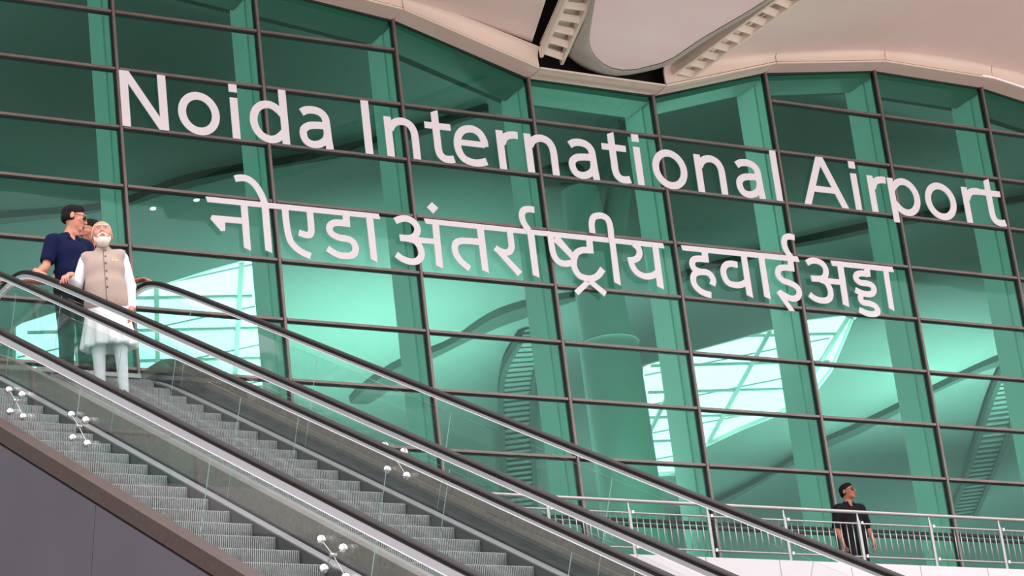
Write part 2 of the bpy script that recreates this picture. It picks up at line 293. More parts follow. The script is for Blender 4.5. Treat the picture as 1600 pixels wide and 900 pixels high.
# ------------------------------------------------------------------ roof edge band and soffit
BX = [2.401-2.371*3, 2.401-2.371*2, 2.401-2.371, 2.401, 4.772, 7.161, 9.559, 11.903, 14.283, 16.652, 19.0, 21.4, 23.8, 26.2]
def lip(x): return float(np.interp(x, [4.8, 7.1, 9.6, 10.5, 11.9, 14.3, 16.6, 19.2], [.22, .30, .36, .27, .145, .20, .23, .3]))
BX = [BX[0] - 2.371*k for k in range(14, 0, -1)] + BX
for a, b in zip(BX[:-1], BX[1:]):
    low = abs(a - 7.161) < .01
    za, zb = roofz(a), roofz(b)
    # flat underside panel
    v = []
    n = 10
    bm_ = MB()
    bm_.prism([(a+.008, -.012, za), (b-.008, -.012, zb), (b-.008, -.36, zb+.005), (a+.008, -.36, za+.005)], (0, 0, .03))
    band = struct(bm_.build('trim_%d' % tn, MT['band'])); tn += 1
    lipm = MB(); lipm.prism([(a+.008, -.36, za+.005), (b-.008, -.36, zb+.005), (b-.008, -.36, zb+.035), (a+.008, -.36, za+.035)], (0, -.02, 0))
    lipm.build('lip', MT['cream'], band)
    if low: continue
    rows = 8; cols = 14; vv = []; ff = []
    for r in range(rows + 1):
        t = r / rows
        for c in range(cols + 1):
            s = c / cols; x = a + .008 + (b - a - .016) * s; z0 = za + (zb - za) * s
            sm = roofz(x) ; hgt = lip(x)
            y = -.375 - .10 * t ** 1.6 + .035 * math.sin(PI * t); z = z0 + .045 + (hgt) * math.sin(t * PI / 2) ** .9
            vv.append((x, y, z))
    for r in range(rows):
        for c in range(cols):
            q = r * (cols + 1) + c; ff.append((q, q + 1, q + cols + 2, q + cols + 1))
    nvv = len(vv); vv += [(p[0], p[1] + .03, p[2] + .02) for p in vv]; ff += [tuple(i + nvv for i in q[::-1]) for q in ff]
    link('cove', vv, ff, MT['cream'], band, True)
# soffit shells: ruled surfaces that leave the cove and rise towards the open air
def arcz(x):   # top of the cove along the facade, smoothed
    xs_ = np.linspace(x - .9, x + .9, 9)
    return float(np.mean([roofz(q) + lip(q) for q in xs_])) + .04
def shell(name, xa0, xa1, xb0, xb1, m, rise=.12, yfar=-9.5, thick=.14):
    """xa0..xb0 at the facade, xa1..xb1 at the far edge"""
    nu, nv = 30, 12; v = []; f = []
    for j in range(nv + 1):
        t = j / nv; y = -.44 + (yfar + .44) * t
        for i in range(nu + 1):
            s = i / nu
            x = (xa0 + (xb0 - xa0) * s) * (1 - t) + (xa1 + (xb1 - xa1) * s) * t
            xf = xa0 + (xb0 - xa0) * s
            v.append((x, y, arcz(xf) + rise * (-.44 - y)))
    for j in range(nv):
        for i in range(nu):
            q = j * (nu + 1) + i; f.append((q, q + 1, q + nu + 2, q + nu + 1))
    n = len(v); v += [(p[0], p[1], p[2] + thick) for p in v]; f += [tuple(k + n for k in q[::-1]) for q in f]
    L = nu + 1
    rim = [i for i in range(L)] + [j * L + nu for j in range(1, nv + 1)] + [nv * L + i for i in range(nu - 1, -1, -1)] + [j * L for j in range(nv - 1, 0, -1)]
    for a, b in zip(rim, rim[1:] + rim[:1]): f.append((a, b, b + n, a + n))
    return struct(link(name, v, f, m, None, False))
shell('ceiling', -42, -42, 7.03, 4.1, MT['soffit'])
shell('ceiling', 9.98, 13.6, 34.0, 34.0, MT['soffit'])
# roof deck added above everything, coloured black so the soffit gap stays dark
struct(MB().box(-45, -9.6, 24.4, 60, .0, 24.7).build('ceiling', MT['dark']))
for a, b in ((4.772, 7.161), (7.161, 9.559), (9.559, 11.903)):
    struct(MB().prism([(a, -.03, roofz(a)+.06), (b, -.03, roofz(b)+.06), (b, -.03, 24.4), (a, -.03, 24.4)], (0, .04, 0)).build('wall_front', MT['dark']))  # black sheet added above the band, stands for the shade in the gap
struct(MB().box(-45, -9.7, 22.4, 60, -9.55, 24.5).build('wall_front', MT['soffit']))
# the funnel-shaped column head between the two shells
def closed_loft(name, A, B, m, top=.22):
    n = len(A); v = [Vector(p) for p in A]; c = sum(v, Vector()) / n
    rings = []
    # rounded lower rim, then out and up to the second outline
    def mixp(p, q, t, lift=0): return Vector(p) * (1 - t) + Vector(q) * t + Vector((0, 0, lift))
    V = []; F = []
    for t, l in ((0, 0), (.12, -.03), (.35, -.04), (.6, -.02), (.85, .02), (1, .10), (1.05, .35)):
        V += [mixp(A[i], B[i], t, l) for i in range(n)]
        rings.append(t)
    for r in range(len(rings) - 1):
        for i in range(n - 1):
            F.append((r*n+i, r*n+i+1, (r+1)*n+i+1, (r+1)*n+i))
    return V, F
def resample(P, n):
    P = np.array(P); d = np.r_[0, np.cumsum(np.linalg.norm(np.diff(P, axis=0), axis=1))]
    t = np.linspace(0, d[-1], n)
    return [Vector([float(np.interp(q, d, P[:, k])) for k in range(3)]) for q in t]
def smooth_poly(P, it=2):
    P = [Vector(p) for p in P]
    for _ in range(it):
        Q = [P[0]]
        for a, b in zip(P[:-1], P[1:]): Q += [a * .75 + b * .25, a * .25 + b * .75]
        P = Q + [P[-1]]
    return P
def extend(P, dx0, dx1, y, b):
    """carry both ends of an outline out to the canopy edge"""
    P = [Vector(p) for p in P]; a0 = P[0]; a1 = P[-1]
    p0 = Vector((a0.x + dx0, y, a0.z + b * (a0.y - y))); p1 = Vector((a1.x + dx1, y, a1.z + b * (a1.y - y)))
    return [p0] + P + [p1]
A = resample(smooth_poly(extend(SOFF['petal'], -2.2, 3.2, -9.4, .14)), 90)
B = resample(smooth_poly(extend(SOFF['petal2'], -2.35, 3.4, -9.4, .14)), 90)
head = tag(empty('column_head', (8.4, -.9, 20.85)), 'rose-grey funnel-shaped shell under the roof above the glass wall, between the two slatted strips', 'roof shell')
def local(o, root):
    o.parent = root; o.matrix_parent_inverse = Matrix.Translation(-root.location); return o
V, F = closed_loft('x', A, B, None)
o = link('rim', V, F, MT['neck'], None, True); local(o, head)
pm = MB(); n = len(A)
pv = [tuple(p + Vector((0, 0, .012))) for p in A] + [tuple(p + Vector((0, 0, .12))) for p in A]
pm.add(pv, [tuple(range(n)), tuple(range(2*n-1, n-1, -1))] + [((i+1) % n, i, i+n, (i+1) % n + n) for i in range(n)])
o = pm.build('soffit_panel', MT['petal']); local(o, head)
# slatted strips
def slats(name, p, label, pitch, first, deep=.16):
    a0, a1, b0, b1 = [Vector(q) for q in p]     # left edge near/far, right edge near/far
    k_ = 3.6; a1 = a0 + (a1 - a0) * k_; b1 = b0 + (b1 - b0) * k_
    c = (a0 + b0) / 2
    root = tag(empty(name, tuple(c)), label, 'louvre strip', 'slatted strips beside the column head')
    def loc(o): return local(o, root)
    up = Vector((0, 0, 1))
    s1 = MB(); s1.bar(a0, a1, .05, deep); loc(s1.build('side_rail', MT['cream']))
    s2 = MB(); s2.bar(b0, b1, .05, deep); loc(s2.build('side_rail', MT['cream']))
    L = ((a1 - a0).length + (b1 - b0).length) / 2
    k = 0
    t = first
    while t < L:
        pa = a0 + (a1 - a0) * (t / L); pb = b0 + (b1 - b0) * (t / L)
        d = (a1 - a0).normalized()
        m_ = MB(); h = Vector((0, 0, deep / 2))
        m_.prism([pa - h, pb - h, pb + d * .10 - h * .2, pa + d * .10 - h * .2], (0, 0, .012))
        m_.prism([pa - h, pb - h, pb + h, pa + h], d * .015)
        loc(m_.build('slat', MT['cream'])); t += pitch; k += 1
    bk = MB(); bk.prism([a0 + up * .16, b0 + up * .16, b1 + up * .16, a1 + up * .16], (0, 0, .02)); loc(bk.build('backing', MT['cream']))
    return root
slats('slatted_strip', SOFF['ladL'], 'cream slatted roof strip left of the funnel-shaped shell', .34, .12)
slats('slatted_strip', SOFF['ladR'], 'cream slatted roof strip right of the funnel-shaped shell', .285, .05)

# ------------------------------------------------------------------ the hall behind the glass
ZC = 23.0
SK = [np.array(CEIL['sky1']), np.array(CEIL['sky2'])]
def inpoly(P, x, y):
    r = np.zeros(x.shape, bool); n = len(P); j = n - 1
    for i in range(n):
        c = ((P[i,1] > y) != (P[j,1] > y)) & (x < (P[j,0]-P[i,0]) * (y-P[i,1]) / (P[j,1]-P[i,1] + 1e-12) + P[i,0]); r ^= c; j = i
    return r
def sdist(P, x, y):
    d = np.full(x.shape, 1e9); n = len(P)
    for i in range(n):
        a = P[i]; b = P[(i+1) % n]; ab = b - a
        t = np.clip(((x-a[0])*ab[0] + (y-a[1])*ab[1]) / (ab @ ab), 0, 1)
        d = np.minimum(d, np.hypot(x-a[0]-t*ab[0], y-a[1]-t*ab[1]))
    return d
gx = np.arange(-40, 60, .25); gy = np.arange(.85, 44, .25)
X, Y = np.meshgrid(gx, gy)
D = np.minimum(sdist(SK[0], X, Y), sdist(SK[1], X, Y)); IN = inpoly(SK[0], X, Y) | inpoly(SK[1], X, Y)
D[IN] = 0
Z = ZC + .25 * np.sin(X * .55 + Y * .2) * (1 - np.exp(-(D / 3) ** 2))
near = np.clip((3.2 - Y) / 3.2, 0, 1); Z = Z * (1 - near) + near * np.maximum(np.interp(X, TOPX, TOPZ) + .05, 20.9)
idx = np.arange(X.size).reshape(X.shape)
q = np.stack([idx[:-1,:-1], idx[:-1,1:], idx[1:,1:], idx[1:,:-1]], -1)
keep = ~(IN[:-1,:-1] & IN[:-1,1:] & IN[1:,1:] & IN[1:,:-1])
VX = np.stack([X.ravel(), Y.ravel(), Z.ravel()], 1)
used = np.zeros(X.size, bool); used[q[keep].ravel()] = True
for i in np.nonzero(used & IN.ravel())[0]:       # the rim vertices are pulled onto the outline of the opening
    best = None
    for Pp in SK:
        for a, b in zip(Pp, np.roll(Pp, -1, 0)):
            ab = b - a; t = np.clip(((VX[i,:2]-a) @ ab) / (ab @ ab), 0, 1); c_ = a + ab*t; d_ = np.hypot(*(c_ - VX[i,:2]))
            if best is None or d_ < best[0]: best = (d_, c_)
    VX[i,:2] = best[1]; VX[i,2] = ZC
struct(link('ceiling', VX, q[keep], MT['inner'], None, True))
# skylights: lattice of bars under the open sky
for kk, P in enumerate(SK):
    c = P.mean(0)
    root = tag(empty('skylight', (float(c[0]), float(c[1]), ZC + .1)),
               ['glazed roof light seen through the glass wall behind the upper escalator landing', 'large glazed roof light seen through the right half of the glass wall'][kk], 'skylight')
    fr_ = MB(); x0, y0 = P.min(0); x1, y1 = P.max(0)
    def run(a, b, wd, hh, dz=0.):
        # keep only the stretch inside the outline
        n = 120; ts = np.linspace(0, 1, n); px = a[0] + (b[0]-a[0]) * ts; py = a[1] + (b[1]-a[1]) * ts
        ok = inpoly(P, px, py)
        if ok.sum() < 3: return
        st = None
        for i in range(n):
            if ok[i] and st is None: st = i
            if st is not None and (not ok[i] or i == n - 1):
                if i - st > 2: fr_.bar((px[st], py[st], ZC+.1+dz), (px[i-1], py[i-1], ZC+.1+dz), wd, hh)
                st = None
    L = 30
    for k in range(-14, 15):
        o_ = c + np.array([.92, -.38]) * k * 1.75; d = np.array([.38, .92]); run(o_ - d*L, o_ + d*L, .10, .05)
        o_ = c + np.array([.25, .97]) * k * 1.9; d = np.array([.97, -.25]); run(o_ - d*L, o_ + d*L, .08, .05, .07)
        o_ = c + np.array([.7, .7]) * k * 2.3; d = np.array([.71, -.71]); run(o_ - d*L, o_ + d*L, .03, .03, .13)
    local(fr_.build('lattice', MT['bar']), root)
    rm = MB()
    for a, b in zip(P, np.roll(P, -1, 0)): rm.bar((*a, ZC+.05), (*b, ZC+.05), .08, .10)
    local(rm.build('frame', MT['fin']), root)
# dark ribs that follow the seams of the ceiling
def ceil_at(x, y):
    j = int(np.clip((y - gy[0]) / .25, 0, len(gy)-1)); i = int(np.clip((x - gx[0]) / .25, 0, len(gx)-1)); return float(Z[j, i])
labs = dict(beam1='dark curved ceiling rib behind the glass at the upper left', beam2='dark curved ceiling rib behind the glass above the guard on the terrace',
            beam3='dark curved ceiling rib behind the glass left of the round column', beam4='dark curved ceiling rib behind the glass under the word Airport')
for k, lab in labs.items():
    P = smooth_poly([(a, b, 0) for a, b in CEIL[k]], 2)
    m_ = MB(); wd = {'beam1': .34, 'beam2': .5, 'beam3': .7, 'beam4': .3}[k]
    v = []; f = []
    for i, p in enumerate(P):
        d = (P[min(i+1, len(P)-1)] - P[max(i-1, 0)]).normalized(); s_ = Vector((-d.y, d.x, 0)); z = ceil_at(p.x, p.y)
        w_ = wd * (.75 + .35 * math.sin(i * .5))
        for sx, zz in ((-1, .05), (1, .05), (.8, -.14), (-.8, -.14)): v.append(Vector((p.x, p.y, z + zz)) + s_ * (sx * w_ / 2))
    for i in range(len(P)-1):
        for j in range(4): f.append((i*4+j, i*4+(j+1) % 4, (i+1)*4+(j+1) % 4, (i+1)*4+j))
    f += [(3, 2, 1, 0), tuple((len(P)-1)*4 + j for j in range(4))]
    m_.add(v, f); o = m_.build('ceiling_rib', MT['innerdark']); tag(o, lab, 'ceiling rib', 'dark ribs across the hall ceiling')
# ladder-like ribs
for k, lab in (('lad1', 'ladder-like steel rib behind the glass left of the round column'), ('lad2', 'ladder-like steel rib behind the glass at the right edge')):
    P = resample(smooth_poly([(a, b, ceil_at(a, b) - .25) for a, b in CEIL[k]], 2), 34)
    wdt = .75
    root = tag(empty('ladder_rib', tuple(P[0])), lab, 'roof rib', 'ladder-like ribs inside the hall')
    sides = []
    for sgn in (-1, 1):
        pts = []
        for i, p in enumerate(P):
            d = (P[min(i+1, len(P)-1)] - P[max(i-1, 0)]).normalized(); s_ = Vector((-d.y, d.x, 0)).normalized(); pts.append(p + s_ * sgn * wdt / 2)
        sides.append(pts); m_ = MB()
        for a, b in zip(pts[:-1], pts[1:]): m_.bar(a, b, .12, .2)
        local(m_.build('side_rail', MT['innerdark']), root)
    for a, b in zip(*sides):
        local(MB().bar(a, b, .22, .05).build('rung', MT['innerrib']), root)
# round column with its raking strut and capital
cr = tag(empty('round_column', (10.639, 4., TER)), 'thick round column behind the glass wall below the word International', 'column')
local(MB().tube([(10.67, 4, TER), (10.62, 4, 18.0)], [.58, .52], 40).build('shaft', MT['column'], None, True), cr)
local(MB().tube([(10.62, 4, 17.95), (10.62, 4, 18.02), (10.45, 4, 20.9)], [.55, .46, .33], 40).build('upper_shaft', MT['column'], None, True), cr)
local(MB().tube([(10.6, 3.9, 18.9), (11.3, 3.9, 21.2), (11.9, 3.9, 23.2)], [.26, .22, .2], 20).build('strut', MT['innerrib'], None, True), cr)
local(MB().tube([(10.2, 4.2, 21.05), (10.2, 4.2, 21.2), (10.2, 4.2, 21.3)], [.30, .46, .46], 32).build('capital', MT['innerdark'], None, True), cr)
# downlights in the ceiling
for k, (a, b) in enumerate(CEIL['lamps'][:2]):
    z = ceil_at(a, b) - .03
    o = MB().tube([(a, b, z + .06), (a, b, z + .02)], .055, 14).build('downlight', MT['lamp'])
    tag(o, ['left one of two tiny ceiling downlights behind the glass, above the bearded rider', 'right one of two tiny ceiling downlights behind the glass, below the word Noida'][k], 'downlight', 'downlights in the hall ceiling')
# unseen floor lamps, added to brighten the ceiling shells and the column
def added_uplight(x, y, z, e, size, lab, col=(1, .97, .95)):
    r = tag(empty('added_uplighter', (x, y, z)), lab, 'added_uplighter')
    r['group'] = 'added lamps on the hall floor'
    local(MB().tube([(x, y, z), (x, y, z + .25)], .3, 24).build('housing', MT['innerdark']), r)
    l = bpy.data.lights.new('added_uplight', 'AREA'); l.shape = 'DISK'; l.size = size; l.energy = e; l.color = col
    o = bpy.data.objects.new('added_uplight', l); COL.objects.link(o); o.location = (x, y, z + .3); o.rotation_euler = (PI, 0, 0)
    l.spread = math.radians(62)
UPL = [(12.0, 15.0, 720), (28.0, 16.0, 900), (19.5, 11, 60), (4.5, 13.5, 90), (33, 24, 30), (16, 26, 50), (35, 14, 60), (13.4, 19.5, 380), (24.5, 22.5, 200), (9.3, 1.7, 110)]
UPW = ['deep in the hall behind the second mullion', 'under the right end of the large roof light', 'in the hall right of the round column', 'in the hall straight behind the escalator landing',
       'far back in the hall near its right corner', 'at the back of the hall behind the round column', 'in the hall near the right-hand ladder-like rib', 'in the hall behind the smaller roof light', 'in the hall under the large roof light', 'close to the foot of the round column']
for k, (x, y, e) in enumerate(UPL):
    added_uplight(x, y, TER, e, 1.2, 'added unseen floor lamp standing %s' % UPW[k])

# ================================================================== SIGN LETTERS
LY = -.072; LT = .014; SW = .125
def ystep(mb):
    mb.k = getattr(mb, 'k', 0) + 1; return -.0012 * mb.k
def ribbon(mb, pts, w, closed=False, n=8, y=LY, t=LT, base=(0, 0)):
    y = y + ystep(mb)
    P = [np.array(p, float) for p in pts]
    if closed: P = P[:-1] if np.allclose(P[0], P[-1]) else P
    out = []
    m = len(P)
    rngi = range(m if closed else m - 1)
    for i in rngi:
        p0 = P[(i-1) % m] if closed or i > 0 else 2*P[0]-P[1]; p1 = P[i % m]; p2 = P[(i+1) % m]
        p3 = P[(i+2) % m] if closed or i + 2 < m else 2*P[-1]-P[-2]
        for k in range(n):
            u = k / n
            out.append(.5*((2*p1)+(-p0+p2)*u+(2*p0-5*p1+4*p2-p3)*u*u+(-p0+3*p1-3*p2+p3)*u**3))
    if not closed: out.append(P[-1])
    Q = np.array(out); c = len(Q); v = []
    for i in range(c):
        a = Q[(i-1) % c] if closed else Q[max(i-1, 0)]; b = Q[(i+1) % c] if closed else Q[min(i+1, c-1)]
        d = (b-a)/(np.linalg.norm(b-a)+1e-9); nn = np.array([-d[1], d[0]])*w/2
        for s_, yy in ((1, y), (-1, y), (-1, y+t), (1, y+t)):
            v.append((base[0]+Q[i][0]+s_*nn[0], yy, base[1]+Q[i][1]+s_*nn[1]))
    f = []
    for i in range(c if closed else c-1):
        j = (i+1) % c
        for k in range(4): f.append((i*4+k, i*4+(k+1) % 4, j*4+(k+1) % 4, j*4+k))
    if not closed: f += [(3, 2, 1, 0), tuple((c-1)*4+k for k in range(4))]
    mb.add(v, f)
def plate(mb, poly, base=(0, 0), y=LY, t=LT):
    y = y + ystep(mb)
    mb.prism([(base[0]+a, y, base[1]+b) for a, b in poly], (0, t, 0))
def ell(cx, cy, rx, ry, a0, a1, n=12):
    return [(cx+rx*math.cos(math.radians(a0+(a1-a0)*k/n)), cy+ry*math.sin(math.radians(a0+(a1-a0)*k/n))) for k in range(n+1)]
def rect(x0, z0, x1, z1): return [(x0, z0), (x1, z0), (x1, z1), (x0, z1)]
w2 = SW/2
def glyph(ch):
    m = MB(); R = lambda pts, w=SW, closed=False: ribbon(m, pts, w, closed, base=BASE)
    Pn = lambda poly: plate(m, poly, BASE)
    if ch == 'N':
        Pn(rect(0, 0, .13, .91)); Pn(rect(.605, 0, .735, .91)); Pn([(.0, .91), (.15, .91), (.735, 0), (.585, 0)])
    elif ch == 'o': R(ell(.335, .345, .2725, .2925, 0, 360, 20), SW, True)
    elif ch == 'i': Pn(rect(0, 0, SW, .68)); Pn(rect(-.005, .775, .13, .905))
    elif ch == 'I': Pn(rect(0, 0, .13, .91))
    elif ch == 'l': Pn(rect(0, 0, SW, .925))
    elif ch == 'd':
        Pn(rect(.515, 0, .64, .915)); R(ell(.32, .345, .2575, .2925, 48, 312, 16)); 
        Pn([(.45, .52), (.54, .62), (.54, .42)]); Pn([(.45, .17), (.54, .07), (.54, .27)])
    elif ch == 'p':
        Pn(rect(0, -.15, .125, .68)); R(ell(.33, .345, .2575, .2925, 132, -132, 16))
        Pn([(.2, .52), (.11, .62), (.11, .42)]); Pn([(.2, .17), (.11, .07), (.11, .27)])
    elif ch == 'a':
        R([(.06, .575), (.14, .62), (.26, .637), (.38, .61), (.455, .53), (.47, .40), (.475, .2), (.49, .0)])
        R([(.47, .385), (.33, .385), (.17, .36), (.075, .29), (.06, .19), (.105, .09), (.21, .05), (.33, .075), (.43, .15), (.47, .25)], .12)
    elif ch == 'n':
        Pn(rect(0, 0, SW, .68)); R([(.09, .47), (.15, .56), (.24, .615), (.35, .625), (.45, .58), (.505, .49), (.52, .38), (.52, .2), (.52, 0)])
    elif ch == 'r':
        Pn(rect(0, 0, SW, .68)); R([(.09, .45), (.14, .55), (.22, .605), (.33, .625), (.395, .62)])
    elif ch == 't':
        Pn(rect(0, .565, .46, .675)); Pn([(.135, .30), (.26, .30), (.26, .90), (.135, .85)])
        R([(.1975, .34), (.1975, .22), (.225, .12), (.30, .063), (.40, .06), (.465, .075)])
    elif ch == 'e':
        R([(.06, .385), (.20, .385), (.40, .385), (.56, .385)], .10)
        R([(.555, .36), (.555, .45), (.50, .57), (.41, .63), (.31, .64), (.19, .60), (.10, .50), (.0625, .36), (.08, .22), (.15, .11), (.27, .06), (.40, .055), (.56, .10)])
    elif ch == 'A':
        Pn([(0, 0), (.14, 0), (.53, .915), (.39, .915)]); Pn([(.92, 0), (.78, 0), (.39, .915), (.53, .915)]); Pn(rect(.17, .25, .75, .36))
    return m
BZ = T0 - 2*H + .005
TXT = [('N', 0.01, 'capital N', 'Noida'), ('o', .915, 'first o', 'Noida'), ('i', 1.775, 'i', 'Noida'), ('d', 2.08, 'd', 'Noida'), ('a', 2.9, 'a', 'Noida'),
 ('I', 4.0, 'capital I', 'International'), ('n', 4.375, 'first n', 'International'), ('t', 5.09, 'first t', 'International'), ('e', 5.58, 'e', 'International'),
 ('r', 6.37, 'r', 'International'), ('n', 6.88, 'second n', 'International'), ('a', 7.665, 'first a', 'International'), ('t', 8.335, 'second t', 'International'),
 ('i', 8.94, 'i', 'International'), ('o', 9.27, 'o', 'International'), ('n', 10.115, 'third n', 'International'), ('a', 10.90, 'second a', 'International'), ('l', 11.675, 'l', 'International'),
 ('A', 12.24, 'capital A', 'Airport'), ('i', 13.31, 'i', 'Airport'), ('r', 13.655, 'first r', 'Airport'), ('p', 14.085, 'p', 'Airport'), ('o', 14.855, 'o', 'Airport'), ('r', 15.70, 'second r', 'Airport'), ('t', 16.10, 't', 'Airport')]
for ch, x, nm, wd in TXT:
    if nm == 'first o': nm = 'o'
    BASE = (x, BZ)
    o = glyph(ch).build('sign_letter', MT['letter'])
    tag(o, 'white %s in the word %s on the glass wall' % (nm if nm.startswith('capital') or ' ' in nm else 'letter ' + nm, wd), 'sign letter', 'letters of the English airport name')
lab = dict(noida='white Devanagari word at the left of the lower sign line, under Noida', inter='long white Devanagari word in the middle of the lower sign line, under International',
           hava='white Devanagari word starting the right-hand pair of the lower sign line', adda='last white Devanagari word of the lower sign line, under Airport',
           dot='small white diamond-shaped dot above the long Devanagari word')
for k, L_ in HINDI.items():
    m = MB()
    for t, pts in L_:
        if t == 'P': plate(m, pts, (0, T0))
        else: ribbon(m, pts, .108, base=(0, T0))
    tag(m.build('sign_dot' if k == 'dot' else 'sign_word', MT['letter']), lab[k], 'sign dot' if k == 'dot' else 'sign word', 'Devanagari sign line')

# ================================================================== ESCALATORS
def pl(y): return NZ + (y - NY) * .57735
def sclip(z, lo, hi, k=.16):
    z = hi - .5 * ((hi - z) + math.sqrt((hi - z) ** 2 + 4 * k * k * .25)) if False else z
    a = .5 * (z + hi - math.sqrt((z - hi) ** 2 + k * k)); return .5 * (a + lo + math.sqrt((a - lo) ** 2 + k * k))
YTOP = -9.7; YBOT = -31.6
def zc(y): return sclip(pl(y), 0.0, 10.48)
def ypath(y0, y1):
    ys = [y0]; y = y0
    while y < y1 - 1e-6:
        step = .12 if (-13.2 < y < -11.2 or y < -29.2) else .7
        y = min(y + step, y1); ys.append(y)
    return ys
def path(x, S, y0=YBOT, y1=YTOP): return [(x, y, zc(y) + S) for y in ypath(y0, y1)]
def ribbed_step():
    m = MB(); n = 70; p = 1.0 / n; prof = []
    for i in range(n):
        x = -.5 + i * p
        prof += [(x, 0), (x + p * .5, 0), (x + p * .55, 1), (x + p * .95, 1)]
    prof.append((.5, 0)); P = len(prof)
    rows = [(.022, -.2025, 1), (.012, -.12, 1), (.003, -.05, 1), (0.0, -.006, 1), (.006, 0.0, 0), (.06, 0., 0), (.36, 0., 0)]
    v = []
    for (y, z, r) in rows:
        for (x, g) in prof:
            v.append((x, y + (.012 * g if r else 0), z - (0 if r else .010 * g)))
    f = []
    for r in range(len(rows) - 1):
        for i in range(P - 1): f.append((r*P+i, r*P+i+1, (r+1)*P+i+1, (r+1)*P+i))
    m.add(v, f)
    m.box(-.5, .03, -.2025, .5, .35, -.015)
    return m
STEP_MESH = None
JOINT_N = [-11.0, -13.04, -15.45, -17.55, -19.62, -21.69, -23.8, -25.9, -28.0, -30.1]
def escalator(name, xc, phase, label, joints, spiders, outer_side):
    global STEP_MESH
    root = tag(empty(name, (xc, -12.0, 0)), label, 'escalator', 'escalators')
    L = lambda o: local(o, root)
    for sg, jl in zip((-1, 1), joints):
        gx_ = xc + sg * .62
        # rubber belt
        prof = [(.036*math.cos(a)*(.9+.1*abs(math.cos(a))), .017*math.sin(a)) for a in [2*PI*k/14 for k in range(14)]]
        m = MB(); P = path(gx_, 1.008)
        # newel turn at the top landing
        yt, zt = YTOP, zc(YTOP) + 1.008; r = .30
        P += [(gx_, yt + r*math.sin(a), zt - r + r*math.cos(a)) for a in [PI*k/12 for k in range(1, 13)]]
        yb, zb = YBOT, zc(YBOT) + 1.008
        P = [(gx_, yb - r*math.sin(a), zb - r + r*math.cos(a)) for a in [PI*k/12 for k in range(12, 0, -1)]] + P
        m.sweep(P, prof); L(m.build('handrail', MT['belt'], None, True))
        m = MB(); m.sweep(path(gx_, .972), [(-.022,.008),(.022,.008),(.024,.030),(-.024,.030)]); gd = m.build('handrail_guide', MT['gasket']); L(gd)
        m = MB(); hh_ = (.056 if outer_side < 0 else .034) if sg < 0 else .022; m.sweep(path(gx_, .982), [(-.016,-hh_),(.016,-hh_),(.024,.0),(-.024,.0)]); L(m.build('handrail_profile', MT['profile'])); m = MB(); m.sweep(path(gx_, .982 - hh_), [(-.017,-.006),(.017,-.006),(.017,.001),(-.017,.001)]); L(m.build('profile_edge', MT['profile_edge']))
        # glass, panel by panel, joints square to the slope
        js = sorted(jl)
        for a, b in zip(js[:-1], js[1:]):
            m = MB(); v = []; f = []; n = max(2, int((b - a) / .25))
            for i in range(n + 1):
                t = i / n; y = a + .006 + (b - a - .012) * t
                for S in (.885, .03):
                    dy = (.885 - S) * .433 if -29.5 < y < -12.6 else 0
                    for x in (gx_ - .006, gx_ + .006): v.append((x, y + dy, zc(y + dy) + S))
            for i in range(n):
                q = i * 4; r_ = q + 4
                f += [(q, r_, r_+2, q+2), (q+1, q+3, r_+3, r_+1), (q, q+1, r_+1, r_), (q+2, r_+2, r_+3, q+3)]
            f += [(0, 2, 3, 1), (n*4, n*4+1, n*4+3, n*4+2)]
            m.add(v, f); o = m.build('glass_panel', MT['clear_glass']); L(o)
            # thin sealed joint
            yj = b; jm = MB(); jm.bar((gx_, yj, zc(yj)+.885), (gx_, yj+(.37 if -29.5 < yj < -12.6 else 0), zc(yj+(.37 if -29.5 < yj < -12.6 else 0))+.03), .004, .003, (0, 1, 0))
            L(jm.build('glass_joint', MT['glass_edge']))
        # skirt, silver inner trim, inner deck
        sx = sg * .515
        m = MB(); m.sweep(path(xc + sx, -.20), [(-.008,-.22),(.008,-.22),(.008,.185),(-.008,.185)]); L(m.build('skirt_panel', MT['skirt']))
        m = MB(); a_, b_ = sorted((xc + sg*.52, xc + sg*.60)); m.sweep(path((a_+b_)/2, .0), [(-.04,-.012),(.04,-.012),(.04,.016),(-.04,.016)]); L(m.build('inner_trim', MT['alu']))
    # outer decks and cladding
    def outer(sg, x_in, x_out, s0, s1, m_strip):
        a_, b_ = sorted((x_in, x_out))
        m = MB(); m.sweep(path((a_+b_)/2, 0), [(-(b_-a_)/2, s0), ((b_-a_)/2, s0), ((b_-a_)/2, s1), (-(b_-a_)/2, s1)]); L(m.build('outer_deck', m_strip))
    if outer_side == -1:
        outer(-1, xc - .655, xc - .79, .165, .275, MT['trim'])
        m = MB(); m.sweep(path(xc - .77, .172), [(-.012,-.0),(.03,-.0),(.03,.006),(-.012,.006)]); 
        cj = [-31.0] + [-29.5 + 2.08*k for k in range(0, 9)] + [-10.2]
        cj = [-31.0, -28.6, -26.5, -24.4, -22.3, -20.2, -18.1, -16.03, -13.9, -11.6, -9.8]
        for a, b in zip(cj[:-1], cj[1:]):
            m = MB(); ys = [a + (b - a) * k / 6 for k in range(7)]; v = []; f = []
            for y in ys:
                for S in (.168, -1.35):
                    dy = (.168 - S) * .30 if -28 < y < -13 else 0
                    yy = y + dy + (.004 if y == a else -.004 if y == b else 0)
                    for x in (xc - .785, xc - .76): v.append((x, yy, max(zc(yy) + S, 0.0)))
            for i in range(6):
                q = i*4; r_ = q+4; f += [(q, r_, r_+2, q+2), (q+1, q+3, r_+3, r_+1), (q, q+1, r_+1, r_), (q+2, r_+2, r_+3, q+3)]
            f += [(0, 2, 3, 1), (24, 25, 27, 26)]
            m.add(v, f); L(m.build('cladding_panel', MT['clad']))
